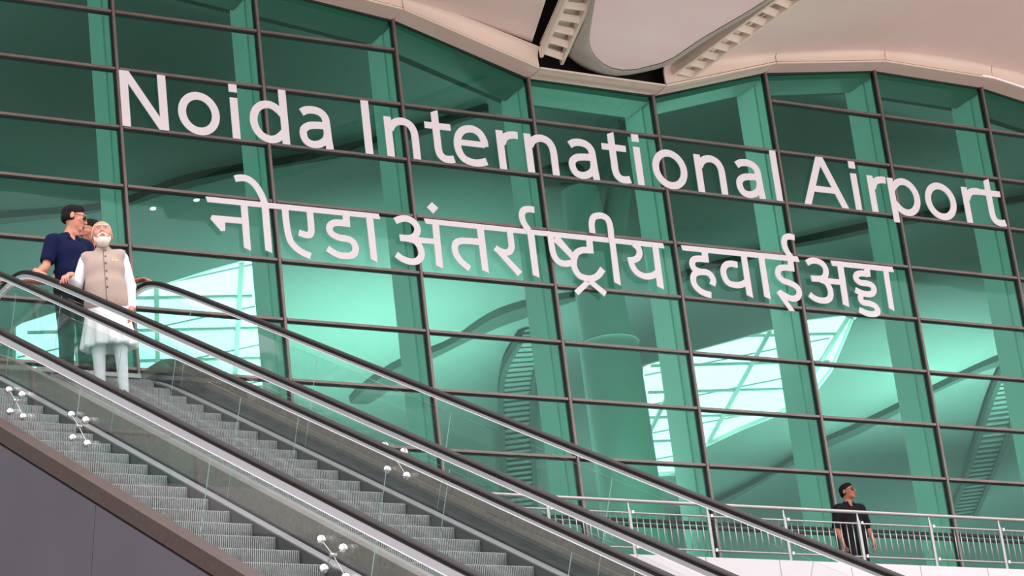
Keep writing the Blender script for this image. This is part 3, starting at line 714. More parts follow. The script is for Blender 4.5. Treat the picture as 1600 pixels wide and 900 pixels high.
        # black seam under the glass
        m = MB(); m.sweep(path(xc - .64, .12), [(-.03,-.14),(.03,-.14),(.03,.14),(-.03,.14)]); L(m.build('glass_clamp', MT['skirt']))
        m = MB(); m.sweep(path(xc + .74, .0), [(-.09,-.3),(.09,-.3),(.09,.02),(-.09,.02)]); L(m.build('glass_clamp', MT['skirt']))
        m = MB(); m.sweep(path(xc + .73, .10), [(-.035,-.07),(.035,-.07),(.035,.075),(-.035,.075)]); L(m.build('outer_deck', MT['beige']))
    else:
        m = MB(); m.sweep(path(xc - .72, .0), [(-.08,-.3),(.08,-.3),(.08,.03),(-.08,.03)]); L(m.build('glass_clamp', MT['skirt']))
        m = MB(); m.sweep(path(xc + .665, .0), [(-.03,-.3),(.03,-.3),(.03,.10),(-.03,.10)]); L(m.build('glass_clamp', MT['skirt']))
        outer(1, xc + .70, xc + .84, .085, .235, MT['beige'])
        m = MB(); v = []; f = []; ys = ypath(-31.0, -9.8)
        for y in ys:
            for S in (.08, -1.35):
                for x in (xc + .80, xc + .83): v.append((x, y, max(zc(y) + S, 0.0)))
        for i in range(len(ys)-1):
            q = i*4; r_ = q+4; f += [(q, r_, r_+2, q+2), (q+1, q+3, r_+3, r_+1), (q, q+1, r_+1, r_), (q+2, r_+2, r_+3, q+3)]
        f += [(0, 2, 3, 1), ((len(ys)-1)*4, (len(ys)-1)*4+1, (len(ys)-1)*4+3, (len(ys)-1)*4+2)]
        m.add(v, f); L(m.build('cladding_panel', MT['clad']))
    # underside
    m = MB(); m.sweep(path(xc, -1.25, -29.0, -9.9), [(-.74,-.04),(.74,-.04),(.74,.04),(-.74,.04)]); L(m.build('soffit_panel', MT['clad']))
    # steps
    k0 = -1
    first = None
    for i in range(-4, 60):
        y = NY + phase - RUN * i; z = NZ + phase * .57735 - RISE * i
        if z > LAND - .06: continue
        if z < .10: break
        if first is None:
            if STEP_MESH is None:
                first = ribbed_step().build('step', MT['step'], None, False, False); STEP_MESH = first.data
            else:
                first = bpy.data.objects.new('step', STEP_MESH); COL.objects.link(first)
            s = first
        else:
            s = first.copy(); COL.objects.link(s)
        s.parent = root; s.location = (0, y + 12.0, z)
    # comb plate
    L(MB().box(xc - .505, -12.05, LAND - .03, xc + .505, -11.2, LAND + .012).build('comb_plate', MT['alu']))
    # glass spider fittings
    for (yy, ss, sg) in spiders:
        x = xc + sg * .62 - .03
        hub = Vector((x, yy, zc(yy) + ss)); fit = MB().tube([hub + Vector((-.02, 0, 0)), hub + Vector((.02, 0, 0))], .012, 16)
        pos = []
        for dy, dz in ((-.13, .0), (.13, .13), (-.13, -.17), (.13, -.04)):
            p = hub + Vector((0, dy, dz)); pos.append(p); fit.bar(hub, p, .004, .004)
        o = fit.build('spider_bracket', MT['steel']); L(o)
        for p in pos:
            d_ = MB().tube([p + Vector((-.028*math.cos(q_), 0, 0)) for q_ in [PI*k/8 for k in range(9)]], [max(.001, .028*math.sin(PI*k/8)) for k in range(9)], 18).build('glass_disc', MT['chrome'], None, True)
            d_.parent = o; d_.matrix_parent_inverse = Matrix.Identity(4)
    return root
r3j = [-9.8, -11.0, -13.1, -15.4, -17.5, -19.6, -21.7, -23.8, -25.9, -28.0, -30.1, -31.4]
rj = [-9.8] + JOINT_N + [-31.4]
escalator('escalator', NEAR_X, 0.0, 'empty escalator nearest the viewer, with grey side cladding and a brown edge strip', (rj, r3j),
          [(-17.55, .60, -1), (-16.35, .52, -1), (-21.22, .69, -1)], -1)
escalator('escalator', REAR_X, 1.55182, 'escalator the man in the beige waistcoat rides, farther from the viewer', (rj, rj), [(-18.95, .80, -1)], 1)

# ================================================================== TERRACE RAILING
RY = -4.55
rail = tag(empty('terrace_railing', (8.0, RY, TER)), 'stainless steel railing with thin balusters along the white terrace edge', 'railing')
ztop = 12.115; zmid = 11.945; zbot = 11.46
x0r, x1r = -3.2, 30
local(MB().tube([(x0r, RY, ztop), (x1r, RY, ztop)], .026, 14).build('top_rail', MT['steel'], None, True), rail)
local(MB().tube([(x0r, RY, zmid), (x1r, RY, zmid)], .013, 10).build('middle_rail', MT['steel'], None, True), rail)
local(MB().tube([(x0r, RY, zbot), (x1r, RY, zbot)], .013, 10).build('bottom_rail', MT['steel'], None, True), rail)
PX0 = 4.975; PSP = 1.262
posts = [PX0 + PSP * k for k in range(-6, 19)]
for px in posts:
    m = MB(); m.bar((px, RY+.0, TER), (px, RY+.0, ztop - .13), .042, .035, (0, 1, 0)); m.tube([(px, RY, ztop - .14), (px, RY, ztop - .02)], [.02, .009], 12)
    m.box(px - .07, RY - .05, TER, px + .07, RY + .06, TER + .02)
    o = m.build('post', MT['steel']); local(o, rail)
    b = MB()
    for z in (zmid, zbot): b.tube([(px + .045, RY - .03, z - .02), (px + .045, RY - .03, z + .02)], .02, 12)
    b = b.build('clamp', MT['chrome']); b.parent = o; b.matrix_parent_inverse = Matrix.Identity(4)
nb = 0
for a, b in zip(posts[:-1], posts[1:]):
    if b < 1.2 or a > 17: continue
    for k in range(1, 12):
        x = a + (b - a) * k / 12
        o = MB().tube([(x, RY, zbot - .005), (x, RY, zmid + .005)], .0078, 8).build('baluster', MT['steel'], None, True); local(o, rail); nb += 1

# ================================================================== PEOPLE
def smin(a, b, k):
    h = np.clip(.5 + .5 * (b - a) / k, 0, 1); return b + (a - b) * h - k * h * (1 - h)
def field(prims, lo, hi, res):
    """distance field of smoothly joined shapes on a grid"""
    n = np.ceil((np.array(hi) - np.array(lo)) / res).astype(int) + 1
    ax = [lo[i] + res * np.arange(n[i]) for i in range(3)]
    D = np.full(n, .3, np.float32)
    for pr in prims:
        kind = pr[0]; k = pr[-1]
        neg = kind.startswith('-'); kd = kind.lstrip('-')
        if kd == 'rc':
            a, b, ra, rb = np.array(pr[1], float), np.array(pr[2], float), pr[3], pr[4]
            bl = np.minimum(a - ra, b - rb); bh = np.maximum(a + ra, b + rb)
        elif kd == 'el':
            c, r, R = np.array(pr[1], float), np.array(pr[2], float), pr[3]; e = max(r); bl = c - e; bh = c + e
        mg = abs(k) * 1.5 + .03
        i0 = [max(0, int((bl[i] - mg - lo[i]) / res)) for i in range(3)]; i1 = [min(n[i], int((bh[i] + mg - lo[i]) / res) + 2) for i in range(3)]
        if any(i1[i] <= i0[i] for i in range(3)): continue
        sl = tuple(slice(i0[i], i1[i]) for i in range(3))
        X, Y, Zz = np.meshgrid(ax[0][sl[0]], ax[1][sl[1]], ax[2][sl[2]], indexing='ij')
        if kd == 'rc':
            ab = b - a; L = ab @ ab + 1e-12
            t = np.clip(((X-a[0])*ab[0] + (Y-a[1])*ab[1] + (Zz-a[2])*ab[2]) / L, 0, 1)
            d = np.sqrt((X-a[0]-t*ab[0])**2 + (Y-a[1]-t*ab[1])**2 + (Zz-a[2]-t*ab[2])**2) - (ra + (rb-ra)*t)
        else:
            P = np.stack([X-c[0], Y-c[1], Zz-c[2]], -1)
            if R is not None: P = P @ R
            q = P / r; l = np.sqrt((q**2).sum(-1)); l2 = np.sqrt(((q / r)**2).sum(-1)) + 1e-9
            d = l * (l - 1) / l2
        S = D[sl]
        D[sl] = (-smin(-S, d, k) if neg else smin(S, d, k)) if k > 0 else (np.maximum(S, -d) if neg else np.minimum(S, d))
    return D
def nets(D, lo, res):
    """surface nets"""
    n = np.array(D.shape); s = D < 0
    c = [(i, j, k) for i in (0, 1) for j in (0, 1) for k in (0, 1)]
    def sub(A, o): return A[o[0]:n[0]-1+o[0], o[1]:n[1]-1+o[1], o[2]:n[2]-1+o[2]]
    cnt = sum(sub(s, o).astype(int) for o in c); act = (cnt > 0) & (cnt < 8)
    if not act.any(): return np.zeros((0, 3)), np.zeros((0, 4), int)
    pos = np.zeros((*act.shape, 3)); w = np.zeros(act.shape)
    for a in c:
        for ax in range(3):
            if a[ax] == 0:
                b = list(a); b[ax] = 1; b = tuple(b)
                da, db = sub(D, a), sub(D, b); x = (da < 0) != (db < 0)
                t = np.where(x, da / np.where(x, da - db, 1), 0)
                for q in range(3): pos[..., q] += np.where(x, a[q] + (t if q == ax else 0), 0)
                w += x
    id_ = -np.ones(act.shape, int); id_[act] = np.arange(act.sum())
    g = np.stack(np.nonzero(act), 1); V = (g + pos[act] / w[act][:, None]) * res + np.array(lo)
    F = []
    for ax in range(3):
        u, v = [(1, 2), (2, 0), (0, 1)][ax]
        i0 = [slice(1, n[q]-1) for q in range(3)]; i0[ax] = slice(0, n[ax]-1)
        i1 = list(i0); i1[ax] = slice(1, n[ax])
        A = s[tuple(i0)]; B = s[tuple(i1)]; x = A != B
        idx = np.stack(np.nonzero(x), 1); off = np.ones(3, int); off[ax] = 0; idx = idx + off
        flip = B[x]
        def at(du, dv):
            e = idx.copy(); e[:, u] -= du; e[:, v] -= dv; return id_[e[:, 0], e[:, 1], e[:, 2]]
        Q = np.stack([at(1, 1), at(0, 1), at(0, 0), at(1, 0)], 1); Q[flip] = Q[flip][:, ::-1]; F.append(Q)
    F = np.concatenate(F); return V, F[(F >= 0).all(1)]
def bounds(prims, pad=.03):
    lo = np.full(3, 1e9); hi = -lo
    for p in prims:
        if p[0].startswith('-'): continue
        if p[0] == 'rc':
            for c, r in ((p[1], p[3]), (p[2], p[4])): lo = np.minimum(lo, np.array(c) - r); hi = np.maximum(hi, np.array(c) + r)
        else:
            e = max(p[2]); lo = np.minimum(lo, np.array(p[1]) - e); hi = np.maximum(hi, np.array(p[1]) + e)
    return lo - pad, hi + pad
def surf(groups):
    """list of (prims, res) -> one mesh"""
    V = []; F = []; n = 0
    for prims, res in groups:
        lo, hi = bounds(prims); D = field(prims, lo, hi, res); v, f = nets(D, lo, res)
        V.append(v); F.append(f + n); n += len(v)
    return np.concatenate(V), np.concatenate(F)
def V3(*a): return np.array(a, float)
def rotz(a): c, s = math.cos(a), math.sin(a); return np.array([[c, -s, 0], [s, c, 0], [0, 0, 1.]])
def rotx(a): c, s = math.cos(a), math.sin(a); return np.array([[1., 0, 0], [0, c, -s], [0, s, c]])

SKIN = lambda n, c: mat(n, c, .5, noise=(9, .06))
PM = dict(
 skin=SKIN('warm_skin', (.58, .235, .155)), skin2=SKIN('brown_skin', (.40, .145, .085)),
 white_hair=mat('white_hair', (.66, .58, .52), .7, noise=(60, .12)), black_hair=mat('black_hair', (.012, .010, .010), .9, spec=.12, noise=(60, .3)),
 vest=mat('beige_khadi', (.40, .30, .26), .85, noise=(120, .10), bump=(250, .3, .002)),
 kurta=mat('white_cotton', (.80, .78, .82), .8, bump=(14, .45, .012)), churidar=mat('white_cotton_trousers', (.76, .80, .85), .8, bump=(18, .4, .01)),
 navy=mat('navy_cotton', (.006, .010, .042), .9, spec=.12, bump=(14, .4, .01)), black=mat('black_cotton', (.012, .012, .016), .9, spec=.12, bump=(14, .4, .01)),
 blacktr=mat('black_trousers', (.014, .014, .016), .9, spec=.12, bump=(14, .4, .01)), shoe=mat('black_shoe_leather', (.02, .018, .02), .3),
 lens=mat('dark_lens', (.01, .01, .012), .08, coat=1.), eye=mat('eye_white', (.7, .66, .62), .3), iris=mat('dark_iris', (.03, .015, .01), .2),
 lip=mat('lip', (.36, .13, .10), .5), button=mat('horn_button', (.12, .08, .06), .3), gold=mat('gold_pin', (.8, .55, .25), .3, .9), grey=mat('grey_cloth', (.30, .31, .33), .8),
 beardlip=mat('dark_mouth', (.10, .05, .045), .6), white_print=mat('white_print', (.75, .75, .75), .6),
)
def hand(wr, d, nrm, side, curl, s=1., spread=.1):
    """palm and five fingers; d = pointing direction, nrm = back of the hand, side=+1 thumb towards d x nrm"""
    wr = np.array(wr, float); d = np.array(d, float) / np.linalg.norm(d); nrm = np.array(nrm, float); nrm -= d * (nrm @ d); nrm /= np.linalg.norm(nrm)
    x = np.cross(d, nrm) * side
    pr = []
    for k, o_ in enumerate((-.030, -.010, .010, .028)):
        kn = wr + d * (.085 - .006 * abs(k - 2)) * s + x * (-o_ * -1) * s
        pr.append(('rc', wr + x * o_ * .6 * s, kn, .015 * s, .012 * s, .012))
        L = [.074, .082, .088, .078][k] * s if True else 0
        dd = d + x * o_ * spread * 12 * .1; dd /= np.linalg.norm(dd); a = 0; p = kn
        for seg, fr in enumerate((.45, .30, .25)):
            a += curl * (1.0, 1.1, .8)[seg]; q = p + (dd * math.cos(a) - nrm * math.sin(a)) * L * fr
            pr.append(('rc', p, q, (.0098, .009, .0083)[seg] * s, (.009, .0083, .0072)[seg] * s, .003)); p = q
    # thumb from the side of the palm near its base
    b = wr + d * .022 * s + x * .024 * s - nrm * .004
    t1 = b + (d * .62 + x * .70 - nrm * .35 * min(curl * 1.4, 1)) * .038 * s
    t2 = t1 + (d * .85 + x * .25 - nrm * (.2 + curl * .7)) * .034 * s; t3 = t2 + (d * .9 - nrm * (.2 + curl)) * .024 * s
    pr += [('rc', b, t1, .015 * s, .0115 * s, .01), ('rc', t1, t2, .0112 * s, .0098 * s, .004), ('rc', t2, t3, .0098 * s, .008 * s, .004)]
    return pr
def place(prims, R, T):
    o = []
    for p in prims:
        if p[0].endswith('rc'): o.append((p[0], R @ np.array(p[1], float) + T, R @ np.array(p[2], float) + T, *p[3:]))
        else: o.append((p[0], R @ np.array(p[1], float) + T, p[2], R if p[3] is None else R @ p[3], p[4]))
    return o
def head_prims(jaw=1.0, full=False):
    return [('el', (0, .012, .035), (.076, .096, .084), None, .01), ('el', (0, -.025, -.015), (.063*jaw, .072, .082), None, .02),
      ('el', (0, -.038, -.065), (.047*jaw, .052, .042), None, .02), ('rc', (-.012, -.078, -.094), (.012, -.078, -.094), .017, .017, .015),
      ('rc', (-.032, -.086, .034), (.032, -.086, .034), .012, .012, .012),
      ('rc', (-.044, -.06, -.016), (-.036, -.07, -.03), .022, .018, .015), ('rc', (.044, -.06, -.016), (.036, -.07, -.03), .022, .018, .015),
      ('-el', (-.031, -.104, .012), (.019, .018, .012), None, .010), ('-el', (.031, -.104, .012), (.019, .018, .012), None, .010),
      ('rc', (-.043, -.082, .0225), (-.019, -.088, .0225), .0055, .0055, .003), ('rc', (.043, -.082, .0225), (.019, -.088, .0225), .0055, .0055, .003),
      ('rc', (-.042, -.082, .0025), (-.020, -.086, .0015), .0045, .0045, .003), ('rc', (.042, -.082, .0025), (.020, -.086, .0015), .0045, .0045, .003),
      ('rc', (0, -.092, .020), (0, -.116, -.024), .0085, .0125, .010), ('rc', (-.012, -.102, -.029), (.012, -.102, -.029), .009, .009, .006),
      ('rc', (-.017, -.0955, -.054), (.017, -.0955, -.054), .0065, .0065, .006), ('rc', (-.014, -.094, -.0655), (.014, -.094, -.0655), .0075, .0075, .006),
      ('-rc', (-.022, -.106, -.0605), (.022, -.106, -.0605), .003, .003, .003),
      ('el', (-.080, .012, -.004), (.008, .019, .032), None, .006), ('el', (.080, .012, -.004), (.008, .019, .032), None, .006),
      ('-el', (-.090, .006, -.002), (.006, .010, .018), None, .004), ('-el', (.090, .006, -.002), (.006, .010, .018), None, .004)]
def person(loc, yaw, h, pose, head, cfg, label):
    """pose: joints in metres for a 1.75 m figure facing -Y; head=(yaw, pitch, roll offsets)"""
    root = tag(empty('person', loc, yaw), label, 'person')
    s = h / 1.75
    J = {k: np.array(v, float) * s for k, v in pose.items()}
    ft = cfg.get('fat', 0.0)
    def P(name, groups, m, parent=root, name2=None):
        v, f = surf(groups); o = link(name, v, f, m, parent, True); return o
    def sc(pr): 
        o = []
        for p in pr:
            if p[0].endswith('rc'): o.append((p[0], np.array(p[1])*s, np.array(p[2])*s, p[3]*s, p[4]*s, p[5]*s))
            else: o.append((p[0], np.array(p[1])*s, tuple(np.array(p[2])*s), p[3], p[4]*s))
        return o
    tl = cfg.get('lean', 0.0)
    torso = lambda g: sc([('el', (0, .005, .95), (.160+g+ft*.5, .112+g+ft*.6, .13), None, .03), ('el', (0, -.008-ft*.4, 1.10), (.142+g+ft, .106+g+ft, .17), None, .05),
        ('el', (0, -.002, 1.28), (.160+g+ft*.5, .112+g+ft*.4, .17), None, .05), ('rc', (-.145, .005, 1.405), (.145, .005, 1.405), .056+g, .056+g, .05),
        ('rc', (0, .012, 1.42), (0, .0, 1.47), .075+g*.6, .056+g*.3, .04)])
    def limb(a, b, c, ra, rb, rc_, rd, g=0.):
        return [('rc', J[a], J[b], (ra+g)*s, (rb+g)*s, .02), ('rc', J[b], J[b] + (J[c]-J[b])*.35, (rb+g)*s, (rc_+g)*s, .02), ('rc', J[b] + (J[c]-J[b])*.35, J[c], (rc_+g)*s, (rd+g)*s, .02)]
    hc = np.array([0, -.018, 1.635]) * s + np.array(cfg.get('head_off', (0, 0, 0)))
    HR = rotz(head[0]) @ rotx(head[1]) @ np.array([[math.cos(head[2]), 0, math.sin(head[2])], [0, 1, 0], [-math.sin(head[2]), 0, math.cos(head[2])]])
    hs = cfg.get('hs', 1.06)
    HP = lambda pr: place([((p[0], np.array(p[1])*hs, np.array(p[2])*hs, p[3]*hs, p[4]*hs, p[5]) if p[0].endswith('rc') else (p[0], np.array(p[1])*hs, tuple(np.array(p[2])*hs), p[3], p[4])) for p in pr], HR, hc)
    # --- body: one continuous surface (fine head and hands meet it inside the collar and cuffs)
    body = torso(-.012)
    body += [('rc', np.array([0, .015, 1.44])*s, hc + np.array([0, .015, -.07]), .060*s, .056*s, .03)]
    for q in 'lr':
        body += [('rc', np.array([(.15 if q == 'l' else -.15), 0, 1.40])*s, J['sh'+q], .05*s, .05*s, .03)]
        body += limb('sh'+q, 'el'+q, 'wr'+q, .048, .038, .037, .026)
        body += limb('hp'+q, 'kn'+q, 'an'+q, .072, .046, .046, .031)
        body += [('rc', J['an'+q]+V3(0, .02, -.05)*s, J['an'+q]+V3(0, -.14, -.06)*s, .032*s, .026*s, .03)]
    grp = [(body, .012)]
    hd = HP(head_prims(cfg.get('jaw', 1.))) + [('rc', hc + V3(0, .02, -.05), hc + V3(0, .022, -.14), .056, .058, .03)]
    grp.append((hd, .0045))
    for q in 'lr':
        H_ = pose.get('hand'+q)
        hp = hand(J['wr'+q], cfg['hd'+q], cfg['hn'+q], cfg.get('ts'+q, 1), cfg.get('curl'+q, .35), s * .98)
        hp.append(('rc', J['wr'+q] - np.array(cfg['hd'+q], float)/np.linalg.norm(cfg['hd'+q])*.05, J['wr'+q], .030*s, .026*s, .015))
        grp.append((hp, .004))
    v, f = surf(grp); bo = link('body', v, f, cfg['skin'], root, True)
    # --- face details
    for sx in (-1, 1):
        e = MB(); c = HR @ (np.array([sx*.031, -.0795, .012])*hs) + hc
        ev, ef = surf([([('el', c, (.0118*hs,)*3, None, 0.001)], .003)]); eo = link('eye', ev, ef, PM['eye'], root, True)
        c2 = HR @ (np.array([sx*.031, -.0865, .012])*hs) + hc
        ev, ef = surf([([('el', c2, (.0066*hs,)*3, None, 0.001)], .0022)]); io = link('iris', ev, ef, PM['iris'], eo, True)
    lo_ = P('lips', [(HP([('rc', (-.017, -.0985, -.0545), (.017, -.0985, -.0545), .0052, .0052, .004), ('rc', (-.015, -.0965, -.066), (.015, -.0965, -.066), .0062, .0062, .004)]), .0028)], PM['lip'])
    # --- hair
    hk = cfg['hair']
    if hk == 'short':
        pr = [('el', (0, .018, .046), (.0795, .099, .084), None, .005), ('el', (0, .030, .0), (.0765, .082, .075), None, .01), ('-el', (0, -.108, -.030), (.090, .085, .100), None, .010), ('-el', (0, .0, -.100), (.14, .14, .066), None, .01),
              ('el', (0, -.026, .100), (.050, .055, .026), None, .02)]
        P('hair', [(HP(pr), .0045)], cfg['hairm'])
    elif hk == 'white':
        pr = [('el', (0, .020, .042), (.079, .098, .082), None, .005), ('-el', (0, -.100, .030), (.079, .110, .092), None, .008), ('-el', (0, .0, -.080), (.12, .12, .060), None, .01)]
        P('hair', [(HP(pr), .0045)], cfg['hairm'])
        be = [('el', (0, -.044, -.080), (.054, .058, .045), None, .02), ('el', (0, -.058, -.108), (.040, .040, .032), None, .025),
              ('rc', (-.062, -.02, -.02), (-.050, -.045, -.07), .010, .018, .02), ('rc', (.062, -.02, -.02), (.050, -.045, -.07), .010, .018, .02),
              ('rc', (0, -.106, -.043), (-.034, -.090, -.060), .010, .011, .008), ('rc', (0, -.106, -.043), (.034, -.090, -.060), .010, .011, .008),
              ('-el', (0, -.112, -.0625), (.022, .016, .0055), None, .005)]
        P('beard', [(HP(be), .004)], cfg['hairm'])
        for sx in (-1, 1):
            P('eyebrow', [(HP([('rc', (sx*.014, -.101, .036), (sx*.047, -.088, .040), .0065, .0055, .004)]), .003)], cfg['hairm'])
    if hk == 'short':
        for sx in (-1, 1): P('eyebrow', [(HP([('rc', (sx*.014, -.098, .034), (sx*.045, -.086, .036), .0045, .0035, .003)]), .0028)], cfg['hairm'])
    if cfg.get('glasses'):
        pr = []
        for sx in (-1, 1): pr += [('el', (sx*.034, -.103, .012), (.036, .016, .024), None, .001), ('rc', (sx*.062, -.092, .018), (sx*.083, .01, .014), .0035, .003, .001)]
        pr += [('rc', (-.012, -.110, .018), (.012, -.110, .018), .0035, .0035, .001)]
        P('sunglasses', [(HP(pr), .0035)], PM['lens'])
    # --- clothes
    def sleeve(q, r0, r1, frac, g):
        a, b, c = J['sh'+q], J['el'+q], J['wr'+q]
        if frac <= 1:
            e = a + (b-a)*frac; d_ = (b-a)/np.linalg.norm(b-a); return [('rc', a, e, r0*s, r1*s, .02), ('-el', e + d_*.072*s, (.070*s,)*3, None, .004)]
        e = b + (c-b)*(frac-1); return [('rc', a, b, r0*s, (r0*.75+r1*.25)*s, .02), ('rc', b, e, (r0*.62+r1*.38)*s, r1*s, .02)]
    def trous(g, m, name='trousers', hem=.06, taper=(.098, .072, .064)):
        pr = sc([('el', (0, .008, .93), (.165+ft*.4, .125+ft*.4, .12), None, .03)])
        for q in 'lr':
            a, b, c = J['hp'+q], J['kn'+q], J['an'+q]; e = c + (b-c)*hem
            pr += [('rc', a, b, taper[0]*s, taper[1]*s, .02), ('rc', b, e, taper[1]*s, taper[2]*s, .02)]
        return P(name, [(pr, .010)], m)
    for q in 'lr':
        a = J['an'+q]; P('shoe', [([('rc', a+V3(0, .035, -.045)*s, a+V3(0, -.05, -.048)*s, .040*s, .038*s, .02), ('rc', a+V3(0, -.05, -.05)*s, a+V3(0, -.165, -.062)*s, .040*s, .028*s, .02)], .008)], PM['shoe'])
    if cfg['dress'] == 'polo':
        pr = torso(.014) + sc([('-el', (0, -.085, 1.475), (.030, .060, .075), None, .006), ('-el', (0, -.01, .77), (.3, .3, .09), None, .01)])
        for q in 'lr': pr += sleeve(q, .068, .066, cfg.get('slv', .72), 0)
        sh = P('shirt', [(pr, .008)], cfg['cloth'])
        cl = sc([('rc', (-.056, .02, 1.485), (-.042, -.045, 1.462), .020, .020, .01), ('rc', (.056, .02, 1.485), (.042, -.045, 1.462), .020, .020, .01), ('rc', (-.050, .035, 1.49), (.050, .035, 1.49), .020, .020, .02),
                 ('rc', (-.046, -.045, 1.462), (-.052, -.088, 1.412), .020, .013, .01), ('rc', (.046, -.045, 1.462), (.052, -.088, 1.412), .020, .013, .01)])
        v_, f_ = surf([(cl, .006)]); link('collar', v_, f_, cfg['cloth'], sh, True)
        if cfg.get('badge'):
            b = MB(); y = -.128*s
            b.box(.065*s, y-.006, 1.285*s, .085*s, y+.004, 1.30*s); b.box(.092*s, y-.002, 1.284*s, .118*s, y+.008, 1.297*s); b.build('chest_print', PM['white_print'], sh)
        trous(0, cfg['trm'])
        P('belt', [(sc([('el', (0, .006, .985), (.170, .124, .020), None, .01)]), .007)], PM['shoe'])
    else:
        # long white kurta with flared panels
        pr = torso(.010)
        for q in 'lr':
            pr += sleeve(q, .060, .038, 1.93, 0)
        sk = []
        for a in np.linspace(0, 2*PI, 22, endpoint=False):
            x, y = math.cos(a), math.sin(a)
            fl = .185 + .035*abs(math.cos(a))
            od = len(sk) % 2
            sk.append(('rc', np.array([x*.11, y*.07, .98])*s, np.array([x*(fl+.02*od), y*(.135+.02*od), .52 + .015*od])*s, .062*s, (.034 if od else .026)*s, .022))
        sk.append(('el', np.array([0, 0, .80])*s, (.19*s, .14*s, .24*s), None, .03))
        sk += sc([('-el', (0, 0, .40), (.6, .6, .115), None, .006), ('-rc', (0, 0, .40), (0, 0, .72), .135, .10, .01)])
        P('kurta', [(pr + sk, .009)], PM['kurta'])
        trous(0, PM['churidar'], 'churidar', .02, (.095, .062, .042))
        vp = torso(.026) + sc([('el', (0, .0, .93), (.190+ft*.3, .150+ft*.3, .13), None, .04), ('-el', (0, 0, .76), (.4, .4, .10), None, .01),
              ('el', (0, -.02, 1.0), (.192, .155, .17), None, .04), ('-rc', (-.240, -.0, 1.41), (-.268, 0, 1.20), .052, .058, .012), ('-rc', (.240, 0, 1.41), (.268, 0, 1.20), .052, .058, .012),
              ('-el', (0, -.0, 1.56), (.058, .058, .06), None, .01), ('rc', (0, .01, 1.45), (0, .004, 1.485), .078, .070, .02), ('-rc', (0, .005, 1.44), (0, .0, 1.60), .060, .060, .004)])
        ve = P('waistcoat', [(vp, .007)], PM['vest'])
        pl_ = MB(); zz = [1.47, 1.40, 1.33, 1.25, 1.17, 1.08, .98, .90]
        yy = [-.075, -.118, -.136, -.150, -.158, -.166, -.164, -.160]
        def fy(z):
            return -(np.interp(z, [.88, .93, 1.0, 1.10, 1.2, 1.28, 1.35, 1.42, 1.46, 1.49], [.150, .160, .160, .166, .158, .146, .128, .098, .078, .070]) + ft*.75*np.clip(1-abs(z-1.1)/.3, 0, 1) + .002) * s
        # the surface of the waistcoat is found by casting onto it
        import mathutils
        bvh = mathutils.bvhtree.BVHTree.FromPolygons([tuple(p) for p in np.array([q.co[:] for q in ve.data.vertices])], [tuple(p.vertices) for p in ve.data.polygons])
        def front(x, z):
            hit = bvh.ray_cast(Vector((x*s, -1, z*s)), Vector((0, 1, 0)))[0]; return hit.y if hit is not None else -.15
        pts = [(.004 + .01*(1.45-z), front(.004, z), z) for z in np.linspace(1.47, .90, 30)]
        m = MB(); m.tube([(x*s, y-.001, z*s) for x, y, z in pts], .0035, 6); m.build('placket_edge', PM['button'], ve)
        for z in (1.455, 1.375, 1.30, 1.222, 1.138, 1.052):
            y = front(.022, z); c = Vector((.022*s, y, z*s)); MB().tube([c + Vector((0, .004, 0)), c + Vector((0, -.006, 0))], .0095, 12).build('button', PM['button'], ve)
        y = front(.105, 1.33); g = MB()
        for k in range(5): g.bar(((.083+.011*k)*s, front(.083+.011*k, 1.33)-.003, (1.325+.006*math.sin(k*2))*s), ((.090+.011*k)*s, front(.09+.011*k, 1.33)-.003, (1.335+.006*math.cos(k*2))*s), .005, .005, (0, 1, 0))
        g.build('chest_pin', PM['gold'], ve)
    if cfg.get('watch'):
        q = cfg['watch']; a = J['wr'+q]; d = (J['el'+q]-a)/np.linalg.norm(J['el'+q]-a)
        MB().tube([a + d*.02, a + d*.045], .033*s, 18).build('watch', PM['shoe'], root)
    return root

def world_to_local(p, loc, yaw, s):
    q = rotz(-yaw) @ (np.array(p, float) - np.array(loc, float)); return q / s
base = dict(shl=(.185, 0, 1.395), shr=(-.185, 0, 1.395), hpl=(.088, 0, .92), hpr=(-.088, 0, .92), knl=(.10, -.01, .50), knr=(-.10, -.01, .50), anl=(.105, .02, .085), anr=(-.105, .02, .085))
# rider in the beige waistcoat
loc = (-5.72, -12.82, NZ + 1.55182*.57735 - RISE); yaw = math.radians(-24); h = 1.71; s = h / 1.75
hand_t = (-6.232, -13.15, zc(-13.15) + 1.085)
wr = world_to_local(hand_t, loc, yaw, s) + V3(.035, .055, .03)
pose = dict(base, shl=(.170, 0, 1.39), shr=(-.170, 0, 1.39), elr=(-.265, .02, 1.15), wrr=tuple(wr), ell=(.225, .03, 1.12), wrl=(.228, -.05, .875))
person(loc, yaw, h, pose, (math.radians(4), math.radians(-9), 0),
       dict(skin=PM['skin'], hair='white', hairm=PM['white_hair'], dress='kurta', fat=.026, jaw=1.08, hs=1.13,
            hdr=V3(-.35, -.75, -.35), hnr=V3(0, 0, 1), tsr=1, curlr=.55, hdl=V3(.0, -.15, -1), hnl=V3(.9, 0, 0), tsl=1, curll=.3),
       'white-bearded person in beige waistcoat and white kurta, one hand on the escalator rail')
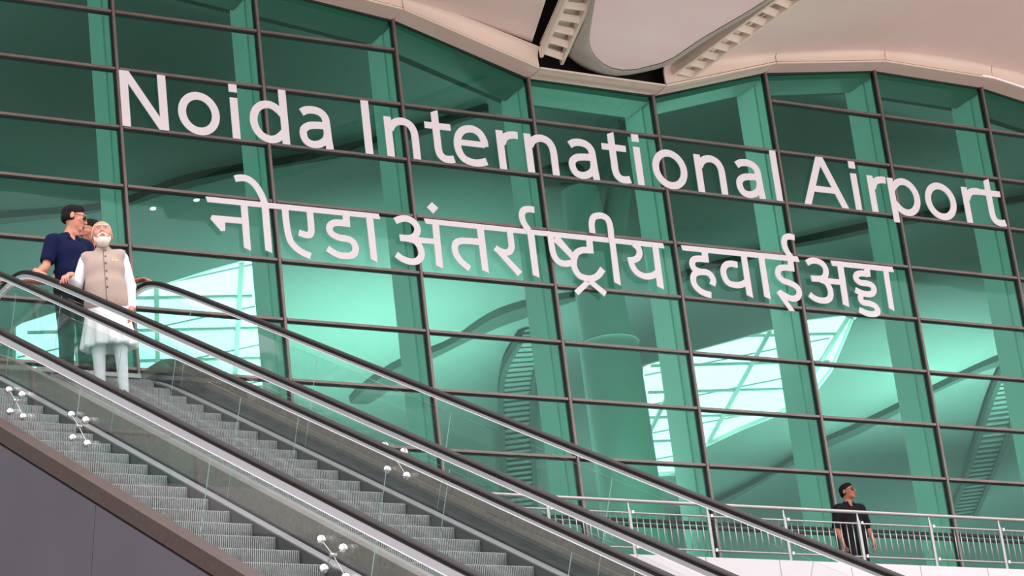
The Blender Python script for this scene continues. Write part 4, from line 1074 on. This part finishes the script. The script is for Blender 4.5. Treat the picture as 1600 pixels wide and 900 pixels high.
# man in navy behind him
loc = (-5.72, -12.02, LAND - .16); yaw = math.radians(12); h = 1.80; s = h/1.75
hand_t = (-6.232, -12.5, zc(-12.5) + 1.05)
wr = world_to_local(hand_t, loc, yaw, s) + V3(.03, .05, .0)
pose = dict(base, elr=(-.27, .0, 1.12), wrr=tuple(wr), ell=(.26, .03, 1.12), wrl=(.28, -.16, .95))
person(loc, yaw, h, pose, (math.radians(58), math.radians(14), math.radians(3)),
       dict(skin=PM['skin'], hair='short', hairm=PM['black_hair'], dress='polo', cloth=PM['navy'], trm=PM['blacktr'], glasses=True, fat=.012, head_off=(.03, -.03, .0),
            hdr=V3(-.1, -.8, -.5), hnr=V3(-.2, 0, 1), tsr=-1, curlr=.5, hdl=V3(0, -.6, -.8), hnl=V3(1, 0, 0), tsl=1, curll=.4),
       'person in a navy polo shirt and sunglasses looking aside behind the white-bearded rider')
# third person, arms spread to both rails
loc = (-5.33, -11.62, LAND); yaw = math.radians(-62); h = 1.70; s = h/1.75
hl = (-4.992, -12.02, zc(-12.02) + 1.055); hr = (-6.232, -11.62, zc(-11.62) + 1.055)
wl = world_to_local(hl, loc, yaw, s) + V3(0, .05, .02); wrr_ = world_to_local(hr, loc, yaw, s) + V3(.04, .03, .02)
yaw3 = math.radians(-20)
wl = world_to_local(hl, loc, yaw3, s) + V3(-.05, .05, .02); wrr_ = world_to_local(hr, loc, yaw3, s) + V3(.08, .03, .02)
pose = dict(base, ell=(.285, .03, 1.14), wrl=tuple(wl), elr=(-.40, .04, 1.16), wrr=tuple(wrr_))
person(loc, yaw3, h, pose, (math.radians(-62), math.radians(6), 0),
       dict(skin=PM['skin2'], hair='short', hairm=PM['black_hair'], dress='polo', cloth=PM['blacktr'], trm=PM['blacktr'], fat=.01, slv=.7, watch='l',
            hdl=V3(.75, -.55, -.1), hnl=V3(0, 0, 1), tsl=-1, curll=.35, hdr=V3(-.95, -.2, -.05), hnr=V3(0, 0, 1), tsr=1, curlr=.3),
       'dark-haired person mostly hidden behind the white-bearded rider, arms out to both rails')
# guard on the terrace
loc = (9.58, -3.35, TER); yaw = math.radians(-8); h = 1.79; s = h/1.75
pose = dict(base, elr=(-.245, .03, 1.12), wrr=(-.235, -.07, .875), ell=(.26, .03, 1.12), wrl=(.275, -.06, .87))
person(loc, yaw, h, pose, (math.radians(36), math.radians(-6), 0),
       dict(skin=PM['skin2'], hair='short', hairm=PM['black_hair'], dress='polo', cloth=PM['black'], trm=PM['blacktr'], glasses=True, badge=True, fat=.02, slv=.95,
            hdr=V3(.05, -.15, -1), hnr=V3(-1, 0, 0), tsr=1, curlr=.4, hdl=V3(0, -.15, -1), hnl=V3(1, 0, 0), tsl=-1, curll=.4),
       'person in a black polo shirt and sunglasses standing on the terrace behind the steel railing')
